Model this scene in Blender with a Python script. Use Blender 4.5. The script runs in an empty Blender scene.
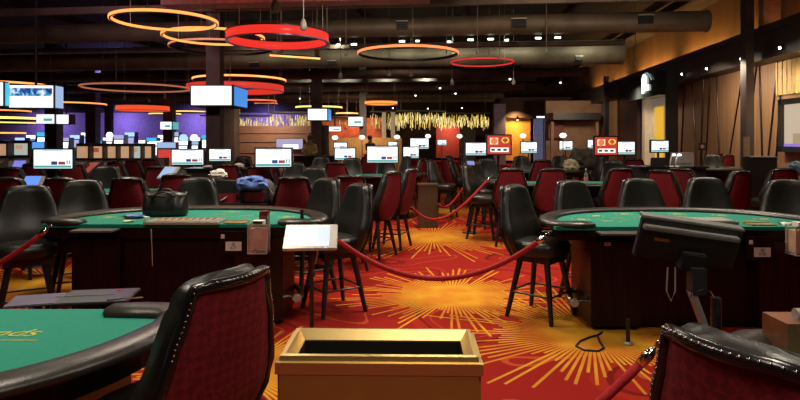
import bpy, bmesh, math, random
from mathutils import Vector, Matrix
PI = math.pi
rnd = random.Random(7)
S = bpy.context.scene
COL = S.collection

# ------------------------------------------------------------------ camera, world, exposure, lights
F_PX, HZ, EYE = 577.0, 138.0, 1.65
cam_d = bpy.data.cameras.new('camera')
cam_d.sensor_width = 36.0
cam_d.lens = 36.0 * F_PX / 800.0
cam_d.shift_y = -(200.0 - HZ) / 800.0
cam_d.clip_start = 0.05
cam = bpy.data.objects.new('camera', cam_d)
cam.location = (0, 0, EYE)
cam.rotation_euler = (PI / 2, 0, 0)
COL.objects.link(cam)
S.camera = cam
S.view_settings.view_transform = 'Standard'
S.view_settings.look = 'None'
S.view_settings.gamma = 1.0
S.view_settings.exposure = 0.0
S.view_settings.use_curve_mapping = False
S.cycles.use_denoising = True
S.cycles.max_bounces = 6
S.cycles.sample_clamp_indirect = 4.0
W = bpy.data.worlds.new('world')
S.world = W
W.use_nodes = True
W.node_tree.nodes['Background'].inputs[0].default_value = (0.30, 0.22, 0.20, 1)
W.node_tree.nodes['Background'].inputs[1].default_value = 0.02

def area(x, y, z, watts, size=0.7, col=(1.0, 0.86, 0.70), spread=140, to=None):
    l = bpy.data.lights.new('area_light', 'AREA')
    l.energy = watts; l.size = size; l.color = col; l.spread = math.radians(spread)
    o = bpy.data.objects.new('area_light', l)
    o.location = (x, y, z)
    if to is not None:
        o.rotation_euler = (Vector(to) - Vector((x, y, z))).to_track_quat('-Z', 'Y').to_euler()
    COL.objects.link(o)
    return o

# the downlights over the tables (all above the picture's upper edge)
area(-1.9, 6.0, 4.1, 80)
area(2.5, 6.0, 4.1, 80)
area(-1.9, 2.4, 3.6, 48)
area(1.6, 1.9, 3.6, 36)
area(0.2, 0.3, 3.3, 22)
area(0.4, 6.4, 4.1, 60)
area(-4.6, 8.2, 4.2, 62)
area(5.2, 8.6, 4.2, 62)
area(0.6, 10.2, 4.3, 110)

# ------------------------------------------------------------------ helpers
def PX(px, y):
    return (px - 400.0) / F_PX * y

def PZ(py, y):
    return EYE - (py - HZ) / F_PX * y

def P(px, py, y):
    return Vector((PX(px, y), y, PZ(py, y)))

class MB:
    def __init__(self):
        self.bm = bmesh.new()
    def face(self, pts, mi=0):
        f = self.bm.faces.new([self.bm.verts.new(Vector(p)) for p in pts])
        f.material_index = mi
        return f
    def box(self, c, s, rz=0.0, mi=0, rot=None):
        m = Matrix.Translation(Vector(c)) @ (rot.to_4x4() if rot is not None else Matrix.Rotation(rz, 4, 'Z'))
        hx, hy, hz = s[0] / 2, s[1] / 2, s[2] / 2
        v = [self.bm.verts.new(m @ Vector((x * hx, y * hy, z * hz))) for x in (-1, 1) for y in (-1, 1) for z in (-1, 1)]
        for a in ((0, 1, 3, 2), (4, 6, 7, 5), (0, 4, 5, 1), (2, 3, 7, 6), (0, 2, 6, 4), (1, 5, 7, 3)):
            self.bm.faces.new([v[i] for i in a]).material_index = mi
        return self
    def loft(self, rings, cap=True, mi=0, closed=False):
        vs = [[self.bm.verts.new(Vector(p)) for p in r] for r in rings]
        n = len(vs[0]); k = len(vs)
        for i in range(k if closed else k - 1):
            a, b = vs[i], vs[(i + 1) % k]
            for j in range(n):
                self.bm.faces.new((a[j], a[(j + 1) % n], b[(j + 1) % n], b[j])).material_index = mi
        if cap and not closed:
            self.bm.faces.new(list(reversed(vs[0]))).material_index = mi
            self.bm.faces.new(vs[-1]).material_index = mi
        return self
    def grid(self, rows, mi=0):
        vs = [[self.bm.verts.new(Vector(p)) for p in r] for r in rows]
        for i in range(len(vs) - 1):
            for j in range(len(vs[0]) - 1):
                self.bm.faces.new((vs[i][j], vs[i][j + 1], vs[i + 1][j + 1], vs[i + 1][j])).material_index = mi
        return self
    def tube(self, path, r, seg=8, mi=0, closed=False, rr=None, flat=1.0):
        path = [Vector(p) for p in path]
        rings = []
        n = len(path)
        up = None
        for i, p in enumerate(path):
            if closed:
                t = path[(i + 1) % n] - path[i - 1]
            else:
                t = path[min(i + 1, n - 1)] - path[max(i - 1, 0)]
            t.normalize()
            if up is None:
                up = Vector((0, 0, 1)) if abs(t.z) < 0.95 else Vector((1, 0, 0))
            s = t.cross(up)
            if s.length < 1e-4:
                s = t.cross(Vector((1, 0, 0)))
            s.normalize()
            u = s.cross(t); u.normalize()
            if abs(t.z) > 0.95:
                up = u
            q = rr[i] if rr else r
            rings.append([p + s * (math.cos(2 * PI * k / seg) * q) + u * (math.sin(2 * PI * k / seg) * q * flat) for k in range(seg)])
        return self.loft(rings, cap=not closed, mi=mi, closed=closed)
    def cyl(self, a, b, r0, r1=None, seg=12, mi=0):
        return self.tube([a, b], r0, seg, mi, rr=[r0, r0 if r1 is None else r1])
    def lathe(self, prof, c=(0, 0, 0), seg=16, mi=0):
        c = Vector(c)
        return self.loft([[c + Vector((math.cos(2 * PI * k / seg) * r, math.sin(2 * PI * k / seg) * r, z)) for k in range(seg)] for r, z in prof], mi=mi)
    def prism(self, poly, z0, z1, mi=0):
        return self.loft([[(x, y, z0) for x, y in poly], [(x, y, z1) for x, y in poly]], mi=mi)
    def xf(self, m):
        bmesh.ops.transform(self.bm, matrix=m, verts=self.bm.verts)
        return self
    def build(self, name, mats, parent=None, smooth=False, bevel=0.0, subsurf=0, loc=None, rz=None):
        if bevel:
            es = [e for e in self.bm.edges if len(e.link_faces) == 2 and e.calc_face_angle(0) > 0.5]
            bmesh.ops.bevel(self.bm, geom=es, offset=bevel, segments=2, affect='EDGES', clamp_overlap=True)
        bmesh.ops.recalc_face_normals(self.bm, faces=self.bm.faces)
        me = bpy.data.meshes.new(name)
        self.bm.to_mesh(me); self.bm.free()
        for m in (mats if isinstance(mats, (list, tuple)) else [mats]):
            me.materials.append(m)
        if smooth:
            for p in me.polygons:
                p.use_smooth = True
            if smooth != 'all':
                try:
                    me.set_sharp_from_angle(angle=math.radians(42))
                except Exception:
                    pass
        o = bpy.data.objects.new(name, me)
        COL.objects.link(o)
        if parent: o.parent = parent
        if subsurf:
            md = o.modifiers.new('subsurf', 'SUBSURF'); md.levels = md.render_levels = subsurf
        if loc is not None: o.location = loc
        if rz is not None: o.rotation_euler = (0, 0, rz)
        return o

def tag(o, label, cat, group=None, kind=None):
    o['label'] = label; o['category'] = cat
    if group: o['group'] = group
    if kind: o['kind'] = kind
    return o

def thing(name, label, cat, loc=(0, 0, 0), rz=0.0, group=None):
    o = bpy.data.objects.new(name, None)
    COL.objects.link(o)
    o.location = loc; o.rotation_euler = (0, 0, rz)
    o.empty_display_size = 0.1
    return tag(o, label, cat, group)

def struct(o):
    o['kind'] = 'structure'
    return o

KIDS = {}
def dup(o, parent=None):
    c = o.copy(); COL.objects.link(c)
    if parent: c.parent = parent
    for ch in o.children:
        dup(ch, c)
    return c

def text(s, size, mat, parent, loc, rot=(0, 0, 0), name='lettering', shear=0.0, extrude=0.001, align='CENTER', sx=1.0):
    cu = bpy.data.curves.new(name, 'FONT')
    cu.body = s; cu.size = size; cu.align_x = align; cu.align_y = 'CENTER'; cu.extrude = extrude; cu.shear = shear
    cu.space_line = 0.9
    cu.materials.append(mat)
    tmp = bpy.data.objects.new(name, cu); COL.objects.link(tmp)
    bpy.context.view_layer.update()
    me = bpy.data.meshes.new_from_object(tmp.evaluated_get(bpy.context.evaluated_depsgraph_get()))
    bpy.data.objects.remove(tmp)
    o = bpy.data.objects.new(name, me); COL.objects.link(o)
    o.parent = parent; o.location = loc; o.rotation_euler = rot; o.scale = (sx, 1, 1)
    return o

# ------------------------------------------------------------------ materials
MATS = {}
def nodes_of(m):
    m.use_nodes = True
    nt = m.node_tree
    return nt, nt.nodes, nt.links, nt.nodes['Principled BSDF']

def mat(name, col, rough=0.6, metal=0.0, var=0.0, scale=8.0, bump=0.0, bscale=60.0, coat=0.0, spec=0.5, stretch=(1, 1, 1), emit=None, es=0.0):
    if name in MATS: return MATS[name]
    m = bpy.data.materials.new(name); nt, N, L, b = nodes_of(m)
    b.inputs['Base Color'].default_value = (*col, 1)
    b.inputs['Roughness'].default_value = rough
    b.inputs['Metallic'].default_value = metal
    b.inputs['Coat Weight'].default_value = coat
    b.inputs['Specular IOR Level'].default_value = spec
    if var or bump:
        tc = N.new('ShaderNodeTexCoord'); mp = N.new('ShaderNodeMapping')
        mp.inputs['Scale'].default_value = stretch
        L.new(tc.outputs['Object'], mp.inputs['Vector'])
    if var:
        nz = N.new('ShaderNodeTexNoise'); nz.inputs['Scale'].default_value = scale; nz.inputs['Detail'].default_value = 4
        L.new(mp.outputs[0], nz.inputs['Vector'])
        cr = N.new('ShaderNodeValToRGB')
        cr.color_ramp.elements[0].position = 0.3; cr.color_ramp.elements[1].position = 0.7
        cr.color_ramp.elements[0].color = (*[c * (1 - var) for c in col], 1)
        cr.color_ramp.elements[1].color = (*[min(1, c * (1 + var)) for c in col], 1)
        L.new(nz.outputs['Fac'], cr.inputs[0]); L.new(cr.outputs[0], b.inputs['Base Color'])
    if bump:
        nb = N.new('ShaderNodeTexNoise'); nb.inputs['Scale'].default_value = bscale
        L.new(mp.outputs[0], nb.inputs['Vector'])
        bp = N.new('ShaderNodeBump'); bp.inputs['Strength'].default_value = bump; bp.inputs['Distance'].default_value = 0.01
        L.new(nb.outputs['Fac'], bp.inputs['Height']); L.new(bp.outputs[0], b.inputs['Normal'])
    if emit:
        b.inputs['Emission Color'].default_value = (*emit, 1); b.inputs['Emission Strength'].default_value = es
    MATS[name] = m
    return m

def emis(name, col, s):
    return mat(name, (0.02, 0.02, 0.02), 0.4, emit=col, es=s)

def wood(name, c0, c1, rough=0.4, scale=(14, 14, 1.2), coat=0.0):
    if name in MATS: return MATS[name]
    m = bpy.data.materials.new(name); nt, N, L, b = nodes_of(m)
    tc = N.new('ShaderNodeTexCoord'); mp = N.new('ShaderNodeMapping'); mp.inputs['Scale'].default_value = scale
    nz = N.new('ShaderNodeTexNoise'); nz.inputs['Scale'].default_value = 3.0; nz.inputs['Detail'].default_value = 6; nz.inputs['Distortion'].default_value = 0.4
    cr = N.new('ShaderNodeValToRGB')
    cr.color_ramp.elements[0].position = 0.32; cr.color_ramp.elements[1].position = 0.68
    cr.color_ramp.elements[0].color = (*c0, 1); cr.color_ramp.elements[1].color = (*c1, 1)
    L.new(tc.outputs['Object'], mp.inputs[0]); L.new(mp.outputs[0], nz.inputs['Vector']); L.new(nz.outputs['Fac'], cr.inputs[0]); L.new(cr.outputs[0], b.inputs['Base Color'])
    b.inputs['Roughness'].default_value = rough; b.inputs['Coat Weight'].default_value = coat
    b.inputs['Specular IOR Level'].default_value = 0.22 if 'mahogany' in name else 0.5
    MATS[name] = m
    return m

M_leather = mat('black_leather', (0.013, 0.013, 0.0105), 0.36, var=0.25, scale=14, bump=0.12, bscale=170)
M_edge = mat('black_vinyl_edge', (0.010, 0.009, 0.009), 0.22, var=0.2, bump=0.05, bscale=120)
M_leg = mat('black_painted_wood', (0.010, 0.008, 0.008), 0.40, var=0.3)
M_chrome = mat('chrome', (0.75, 0.74, 0.72), 0.12, 1.0, var=0.05)
M_rail = mat('rail_leather', (0.022, 0.019, 0.015), 0.33, var=0.2, scale=20, bump=0.1, bscale=190)
M_darkwood = wood('dark_mahogany', (0.005, 0.0015, 0.0014), (0.016, 0.004, 0.0034), 0.40)
M_darkwood2 = wood('reddish_mahogany', (0.008, 0.002, 0.0018), (0.027, 0.006, 0.0045), 0.38)
M_black = mat('matte_black', (0.008, 0.008, 0.008), 0.55, var=0.2)
M_blackgloss = mat('gloss_black', (0.010, 0.010, 0.011), 0.22, var=0.1)
M_grey = mat('grey_plastic', (0.16, 0.16, 0.15), 0.5, var=0.1)
M_silver = mat('silver_plastic', (0.42, 0.40, 0.36), 0.38, 0.4, var=0.08)
M_gold = mat('brushed_gold', (0.72, 0.52, 0.20), 0.36, 0.8, var=0.06, scale=40, stretch=(1, 30, 30), bump=0.02)
M_goldside = mat('gold_side', (0.50, 0.30, 0.075), 0.42, 0.55, var=0.06)
M_white = mat('white_plastic', (0.75, 0.73, 0.68), 0.5, var=0.04)
M_plate = mat('sign_plate', (0.62, 0.55, 0.52), 0.45, var=0.05)
M_print = mat('black_print', (0.03, 0.03, 0.03), 0.6, var=0.1)
M_rope = mat('red_velvet', (0.34, 0.008, 0.012), 0.85, var=0.3, scale=60, bump=0.2, bscale=200)
M_yprint = mat('felt_yellow', (0.40, 0.38, 0.05), 0.9, var=0.15, scale=40)
M_wprint = mat('felt_white', (0.24, 0.42, 0.22), 0.9, var=0.1)
M_ceil = mat('ceiling_dark', (0.030, 0.022, 0.018), 0.9, var=0.4, scale=1.5)
M_duct = mat('duct_brown', (0.15, 0.115, 0.075), 0.55, 0.25, var=0.25, scale=2.0)
M_beam = mat('beam_brown', (0.10, 0.070, 0.052), 0.6, 0.1, var=0.3, scale=2.0)
M_col = mat('column_brown', (0.060, 0.042, 0.034), 0.6, var=0.25, scale=3)
M_cable = mat('cable_grey', (0.22, 0.20, 0.17), 0.5, 0.5, var=0.1)

def felt():
    m = bpy.data.materials.new('green_felt'); nt, N, L, b = nodes_of(m)
    tc = N.new('ShaderNodeTexCoord')
    nz = N.new('ShaderNodeTexNoise'); nz.inputs['Scale'].default_value = 160; nz.inputs['Detail'].default_value = 3
    cr = N.new('ShaderNodeValToRGB')
    cr.color_ramp.elements[0].position = 0.25; cr.color_ramp.elements[1].position = 0.75
    cr.color_ramp.elements[0].color = (0.000, 0.165, 0.108, 1); cr.color_ramp.elements[1].color = (0.001, 0.235, 0.158, 1)
    L.new(tc.outputs['Object'], nz.inputs['Vector']); L.new(nz.outputs['Fac'], cr.inputs[0]); L.new(cr.outputs[0], b.inputs['Base Color'])
    b.inputs['Roughness'].default_value = 0.95; b.inputs['Specular IOR Level'].default_value = 0.15
    b.inputs['Sheen Weight'].default_value = 0.2
    return m
M_felt = felt()

def red_fabric():
    m = bpy.data.materials.new('red_diamond_fabric'); nt, N, L, b = nodes_of(m)
    tc = N.new('ShaderNodeTexCoord'); mp = N.new('ShaderNodeMapping'); mp.inputs['Rotation'].default_value = (0, PI / 4, 0)
    L.new(tc.outputs['Object'], mp.inputs[0])
    ck = N.new('ShaderNodeTexChecker'); ck.inputs['Scale'].default_value = 36
    ck.inputs[1].default_value = (0.155, 0.008, 0.014, 1); ck.inputs[2].default_value = (0.110, 0.0055, 0.010, 1)
    L.new(mp.outputs[0], ck.inputs[0])
    wv = N.new('ShaderNodeTexNoise'); wv.inputs['Scale'].default_value = 60
    L.new(tc.outputs['Object'], wv.inputs['Vector'])
    mx = N.new('ShaderNodeMix'); mx.data_type = 'RGBA'; mx.blend_type = 'MULTIPLY'; mx.inputs[0].default_value = 0.6
    L.new(ck.outputs[0], mx.inputs[6]); L.new(wv.outputs['Fac'], mx.inputs[7])
    sc = N.new('ShaderNodeMix'); sc.data_type = 'RGBA'; sc.blend_type = 'MULTIPLY'; sc.inputs[0].default_value = 1
    sc.inputs[7].default_value = (1.5, 1.5, 1.5, 1)
    L.new(mx.outputs[2], sc.inputs[6]); L.new(sc.outputs[2], b.inputs['Base Color'])
    b.inputs['Roughness'].default_value = 0.8
    b.inputs['Specular IOR Level'].default_value = 0.25
    return m
M_red = red_fabric()

def carpet():
    m = bpy.data.materials.new('casino_carpet'); nt, N, L, b = nodes_of(m)
    # one starburst: lines of equal width running out from a centre, each to its own length
    g = bpy.data.node_groups.new('starburst', 'ShaderNodeTree')
    g.interface.new_socket('Vector', in_out='INPUT', socket_type='NodeSocketVector')
    g.interface.new_socket('Center', in_out='INPUT', socket_type='NodeSocketVector')
    g.interface.new_socket('Radius', in_out='INPUT', socket_type='NodeSocketFloat')
    g.interface.new_socket('Mask', in_out='OUTPUT', socket_type='NodeSocketFloat')
    gn, gl = g.nodes, g.links
    gi, go = gn.new('NodeGroupInput'), gn.new('NodeGroupOutput')
    def mt(op, a=None, c=None, d=None):
        n = gn.new('ShaderNodeMath'); n.operation = op
        for i, v in enumerate((a, c, d)):
            if v is None: continue
            if isinstance(v, (int, float)): n.inputs[i].default_value = v
            else: gl.new(v, n.inputs[i])
        return n.outputs[0]
    sub = gn.new('ShaderNodeVectorMath'); sub.operation = 'SUBTRACT'
    gl.new(gi.outputs[0], sub.inputs[0]); gl.new(gi.outputs[1], sub.inputs[1])
    sx = gn.new('ShaderNodeSeparateXYZ'); gl.new(sub.outputs[0], sx.inputs[0])
    r = mt('SQRT', mt('ADD', mt('MULTIPLY', sx.outputs[0], sx.outputs[0]), mt('MULTIPLY', sx.outputs[1], sx.outputs[1])))
    NR = 96
    a = mt('MULTIPLY', mt('ARCTAN2', sx.outputs[1], sx.outputs[0]), NR / (2 * PI))
    k = mt('FLOOR', a)
    fr = mt('ABSOLUTE', mt('SUBTRACT', mt('FRACT', a), 0.5))
    wn = gn.new('ShaderNodeTexWhiteNoise'); wn.noise_dimensions = '2D'
    cv = gn.new('ShaderNodeCombineXYZ'); gl.new(k, cv.inputs[0])
    ln = gn.new('ShaderNodeVectorMath'); ln.operation = 'LENGTH'; gl.new(gi.outputs[1], ln.inputs[0]); gl.new(ln.outputs['Value'], cv.inputs[1])
    gl.new(cv.outputs[0], wn.inputs['Vector'])
    leng = mt('MULTIPLY', gi.outputs[2], mt('ADD', 0.38, mt('MULTIPLY', wn.outputs['Value'], 0.62)))
    wid = mt('DIVIDE', 0.0115 * NR / (2 * PI), mt('MAXIMUM', r, 0.02))
    on = mt('MULTIPLY', mt('LESS_THAN', fr, wid), mt('LESS_THAN', r, leng))
    gl.new(on, go.inputs[0])
    geo = N.new('ShaderNodeNewGeometry')
    warp = N.new('ShaderNodeTexNoise'); warp.inputs['Scale'].default_value = 0.55; warp.inputs['Detail'].default_value = 1.5
    L.new(geo.outputs['Position'], warp.inputs['Vector'])
    prev = None
    cs = [(0.55, 6.05, 1.35), (1.62, 4.85, 1.55), (0.55, 9.6, 2.0), (-4.0, 6.6, 1.9), (-1.15, 4.1, 1.2), (-2.2, 7.2, 1.4), (3.6, 7.3, 1.5), (5.4, 5.2, 1.6), (0.8, 13.2, 2.2),
          (-3.2, 10.6, 1.8), (-6.5, 9.5, 2.0), (5.0, 10.8, 1.9), (1.6, 17.5, 2.4), (-0.4, 22.0, 2.6), (-0.3, 2.2, 1.3), (-6.6, 4.0, 1.7), (2.6, 27.0, 2.6)]
    for cx, cy, rr in cs:
        n = N.new('ShaderNodeGroup'); n.node_tree = g
        n.inputs['Center'].default_value = (cx, cy, 0); n.inputs['Radius'].default_value = rr
        L.new(geo.outputs['Position'], n.inputs['Vector'])
        if prev is None: prev = n.outputs[0]
        else:
            mm = N.new('ShaderNodeMath'); mm.operation = 'MAXIMUM'
            L.new(prev, mm.inputs[0]); L.new(n.outputs[0], mm.inputs[1]); prev = mm.outputs[0]
    # red ground: winding bands with fine orange contour lines
    sc = N.new('ShaderNodeMath'); sc.operation = 'MULTIPLY'; sc.inputs[1].default_value = 7.0
    L.new(warp.outputs['Fac'], sc.inputs[0])
    fr = N.new('ShaderNodeMath'); fr.operation = 'FRACT'; L.new(sc.outputs[0], fr.inputs[0])
    cr = N.new('ShaderNodeValToRGB'); cr.color_ramp.interpolation = 'CONSTANT'
    E = cr.color_ramp.elements
    E[0].position = 0.0; E[0].color = (0.27, 0.011, 0.007, 1)
    E[1].position = 0.42; E[1].color = (0.31, 0.017, 0.007, 1)
    for p, c in ((0.62, (0.16, 0.006, 0.005, 1)), (0.70, (0.27, 0.011, 0.007, 1)), (0.90, (0.40, 0.06, 0.016, 1)), (0.935, (0.27, 0.011, 0.007, 1))):
        e = E.new(p); e.color = c
    L.new(fr.outputs[0], cr.inputs[0])
    yz = N.new('ShaderNodeTexNoise'); yz.inputs['Scale'].default_value = 3.0
    L.new(geo.outputs['Position'], yz.inputs['Vector'])
    yc = N.new('ShaderNodeValToRGB'); yc.color_ramp.elements[0].position = 0.38; yc.color_ramp.elements[1].position = 0.62
    yc.color_ramp.elements[0].color = (0.50, 0.175, 0.014, 1); yc.color_ramp.elements[1].color = (0.56, 0.275, 0.020, 1)
    L.new(yz.outputs['Fac'], yc.inputs[0])
    mx = N.new('ShaderNodeMix'); mx.data_type = 'RGBA'
    L.new(prev, mx.inputs[0]); L.new(cr.outputs[0], mx.inputs[6]); L.new(yc.outputs[0], mx.inputs[7])
    pile = N.new('ShaderNodeTexNoise'); pile.inputs['Scale'].default_value = 220
    L.new(geo.outputs['Position'], pile.inputs['Vector'])
    pr = N.new('ShaderNodeMapRange'); pr.inputs[1].default_value = 0.2; pr.inputs[2].default_value = 0.8; pr.inputs[3].default_value = 0.75; pr.inputs[4].default_value = 1.15
    L.new(pile.outputs['Fac'], pr.inputs[0])
    m2 = N.new('ShaderNodeMix'); m2.data_type = 'RGBA'; m2.blend_type = 'MULTIPLY'; m2.inputs[0].default_value = 1
    L.new(mx.outputs[2], m2.inputs[6]); L.new(pr.outputs[0], m2.inputs[7]); L.new(m2.outputs[2], b.inputs['Base Color'])
    b.inputs['Roughness'].default_value = 0.95; b.inputs['Specular IOR Level'].default_value = 0.1
    return m
M_carpet = carpet()

def panel_wood():
    m = bpy.data.materials.new('tan_wall_panel'); nt, N, L, b = nodes_of(m)
    geo = N.new('ShaderNodeNewGeometry'); mp = N.new('ShaderNodeMapping'); mp.inputs['Scale'].default_value = (9, 9, 0.25)
    L.new(geo.outputs['Position'], mp.inputs[0])
    nz = N.new('ShaderNodeTexNoise'); nz.inputs['Scale'].default_value = 2; nz.inputs['Detail'].default_value = 5
    L.new(mp.outputs[0], nz.inputs['Vector'])
    cr = N.new('ShaderNodeValToRGB'); cr.color_ramp.elements[0].position = 0.3; cr.color_ramp.elements[1].position = 0.7
    cr.color_ramp.elements[0].color = (0.17, 0.095, 0.047, 1); cr.color_ramp.elements[1].color = (0.29, 0.168, 0.088, 1)
    L.new(nz.outputs['Fac'], cr.inputs[0]); L.new(cr.outputs[0], b.inputs['Base Color'])
    b.inputs['Roughness'].default_value = 0.5
    return m
M_panel = panel_wood()

# ------------------------------------------------------------------ the room
WA = -math.atan(0.1)
WX = 8.3
def wy(px, off=0.0):
    return (WX - off) / ((px - 400) / F_PX - 0.1)
def wbox(mb, y0, y1, o0, o1, z0, z1, mi=0):
    y = (y0 + y1) / 2; o = (o0 + o1) / 2
    mb.box((WX + 0.1 * y - o, y, (z0 + z1) / 2), (abs(o1 - o0), abs(y1 - y0) * 1.005, z1 - z0), WA, mi)
    return mb

m = MB(); m.face([(-32, -3, 0), (18, -3, 0), (18, 46, 0), (-32, 46, 0)])
struct(m.build('floor', M_carpet))
m = MB(); m.box((-7, 21.5, 6.1), (50, 49, 0.2)); struct(m.build('ceiling', M_ceil))
M_back = mat('back_wall_brown', (0.060, 0.028, 0.016), 0.8, var=0.3, scale=1.2)
m = MB(); m.box((-7, 45.6, 3), (50, 0.4, 6.2)); struct(m.build('wall_back', M_back))
m = MB(); m.box((-31.7, 21.5, 3), (0.4, 49, 6.2)); struct(m.build('wall_left', mat('left_wall_purple', (0.12, 0.08, 0.20), 0.8, var=0.2, scale=1)))
M_upper = mat('upper_wall_amber', (0.20, 0.108, 0.047), 0.8, var=0.25, scale=1.3, stretch=(1, 1, 0.2))
m = MB(); wbox(m, -3, 46, 0, -0.3, 0, 4.25, 0); wbox(m, -3, 46, 0, -0.3, 4.25, 6.0, 1)
struct(m.build('wall_right', [M_panel, M_upper]))
# soffit with its hidden cove light
M_soff = mat('soffit_dark', (0.034, 0.026, 0.024), 0.55, var=0.2, scale=2)
m = MB(); wbox(m, 5, 38, 0.0, 0.62, 3.62, 4.30); wbox(m, 5, 38, 0.55, 0.72, 4.26, 4.44)
struct(m.build('trim_soffit', M_soff))
def soffit_gap(px): return wy(px, 0.6)
cove = thing('cove_light', 'warm amber light strip hidden on top of the dark wall soffit', 'light', (0, 0, 0))
y0, y1 = soffit_gap(742), soffit_gap(602)
for a, b_, e in ((soffit_gap(738), soffit_gap(715), 9), (soffit_gap(708), soffit_gap(668), 15), (soffit_gap(656), soffit_gap(626), 20), (soffit_gap(615), soffit_gap(602), 12), (soffit_gap(598), soffit_gap(585), 14), (soffit_gap(850), soffit_gap(766), 2.2)):
    m = MB(); wbox(m, a, b_, 0.12, 0.50, 4.315, 4.36)
    m.build('light_strip', emis('cove_amber_%d' % int(e * 10), (1.0, 0.52, 0.14) if e > 5 else (1.0, 0.30, 0.12), e * 0.8), cove)
# panel grooves: dark metal strips running up the tan wall at odd angles
M_groove = mat('dark_groove_strip', (0.035, 0.018, 0.014), 0.25, 0.6, var=0.2)
gs = [(685, 80, 681, 165), (692, 79, 697, 165), (704, 77, 701, 165), (711, 75, 706, 165), (717, 74, 720, 165), (743, 75, 728, 168),
      (757, 66, 748, 150), (760, 64, 763, 165), (779, 59, 768, 165), (784, 57, 776, 168)]
m = MB()
for xa, ya, xb, yb in gs:
    ya_, yb_ = wy(xa), wy(xb)
    pa = Vector((WX + 0.1 * ya_ - 0.01, ya_, PZ(ya, ya_))); pb = Vector((WX + 0.1 * yb_ - 0.01, yb_, max(0.02, PZ(yb, yb_))))
    pb2 = pb + (pb - pa) * ((pb.z - 0.02) / max(0.05, pa.z - pb.z)) if pb.z > 0.05 else pb
    m.tube([pa, pb2], 0.028, 6)
struct(m.build('trim_wall_groove', M_groove))
# bright strip of lit pleated wall at the frame's right edge
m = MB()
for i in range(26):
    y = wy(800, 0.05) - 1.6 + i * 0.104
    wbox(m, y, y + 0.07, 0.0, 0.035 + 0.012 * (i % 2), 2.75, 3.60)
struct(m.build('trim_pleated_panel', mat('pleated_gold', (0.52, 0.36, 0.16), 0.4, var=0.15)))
area(WX + 0.1 * 13.2 - 0.55, 13.2, 3.60, 60, 0.2, (1.0, 0.78, 0.45), 120, to=(WX + 0.1 * 13.3, 13.4, 2.6))
# columns against the right wall
def wcol(name, pxa, pxb, off, z1, mt_, depth=0.45):
    m = MB(); wbox(m, wy(pxb, off), wy(pxa, off), off - depth, off, 0, z1)
    return struct(m.build(name, mt_, bevel=0.015))
def wcol2(name, y0, y1, o0, o1, z1, mt_):
    m = MB(); wbox(m, y0, y1, o0, o1, 0, z1)
    return struct(m.build(name, mt_, bevel=0.01))
wcol2('column_wall', 14.45, 14.75, 0.88, 1.07, 5.9, M_soff)
m = MB(); wbox(m, wy(756, 0.9), wy(751, 0.9), 0.3, 0.7, 4.3, 5.95); struct(m.build('column_upper_stub', mat('stub_tan', (0.30, 0.19, 0.10), 0.7, var=0.2)))
wcol2('column_dark', 20.3, 20.55, 0.55, 0.9, PZ(62, 20.3), M_black)
wcol2('column_slim', 29.0, 29.3, 0.70, 0.9, PZ(76, 29.0), M_black)
wcol2('column_grey_panel', wy(640, 0.02), wy(621, 0.14), 0.02, 0.14, 3.6, mat('plum_panel', (0.15, 0.085, 0.085), 0.35, var=0.25, scale=2, stretch=(3, 3, 0.4)))
# lit doorway with a yellow panel inside; its light is put in as surface glow
ya, yb = wy(664.5, 0.05), wy(648, 0.05)
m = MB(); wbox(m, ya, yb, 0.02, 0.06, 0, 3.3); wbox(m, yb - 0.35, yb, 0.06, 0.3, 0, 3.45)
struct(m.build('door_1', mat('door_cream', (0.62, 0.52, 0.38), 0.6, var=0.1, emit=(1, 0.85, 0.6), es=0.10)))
m = MB(); wbox(m, wy(663.5, 0.1), wy(655, 0.1), 0.08, 0.12, 0.0, PZ(107, wy(659, 0.1)))
struct(m.build('door_1_panel', emis('yellow_lit_panel', (1.0, 0.55, 0.03), 0.75)))
# downlights set in the soffit's face
for i, (px, py, lb) in enumerate(((683, 73.5, 'small white downlight in the soffit just right of the black pylon'), (708, 68, 'small white downlight in the soffit, second from the black pylon'),
                       (742.6, 58, 'small white downlight in the soffit by the tall wall column'), (781.5, 47, 'small white downlight in the soffit nearest the right edge'))):
    y = wy(px, 0.66)
    t = thing('downlight', lb, 'light', (WX + 0.1 * y - 0.63, y, PZ(py, y)), WA, 'soffit downlights')
    MB().cyl((0.02, 0, 0), (-0.06, 0, -0.02), 0.07, 0.055, 12).build('housing', M_black, t)
    MB().lathe([(0.001, -0.035), (0.03, -0.028), (0.040, 0), (0.03, 0.028), (0.001, 0.035)], (-0.06, 0, -0.02), 10).build('lens', emis('cool_lamp', (0.9, 0.95, 1.0), 9), t, smooth='all')

for px, e in ((805, 26), (770, 34), (725, 48), (695, 46), (630, 45)):  # added wash lamps without fixtures, standing in for the soffit downlights' throw
    y = wy(px, 1.3)
    area(WX + 0.1 * y - 1.5, y, 3.55, e, 0.3, (1.0, 0.80, 0.58), 150, to=(WX + 0.1 * y, y, 1.5))
area(9.2, 28.5, 3.4, 70, 0.4, (1.0, 0.78, 0.55), 140, to=(PX(570, 33), 33.2, 1.8))  # added lamp that brightens the kiosk end
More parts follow.
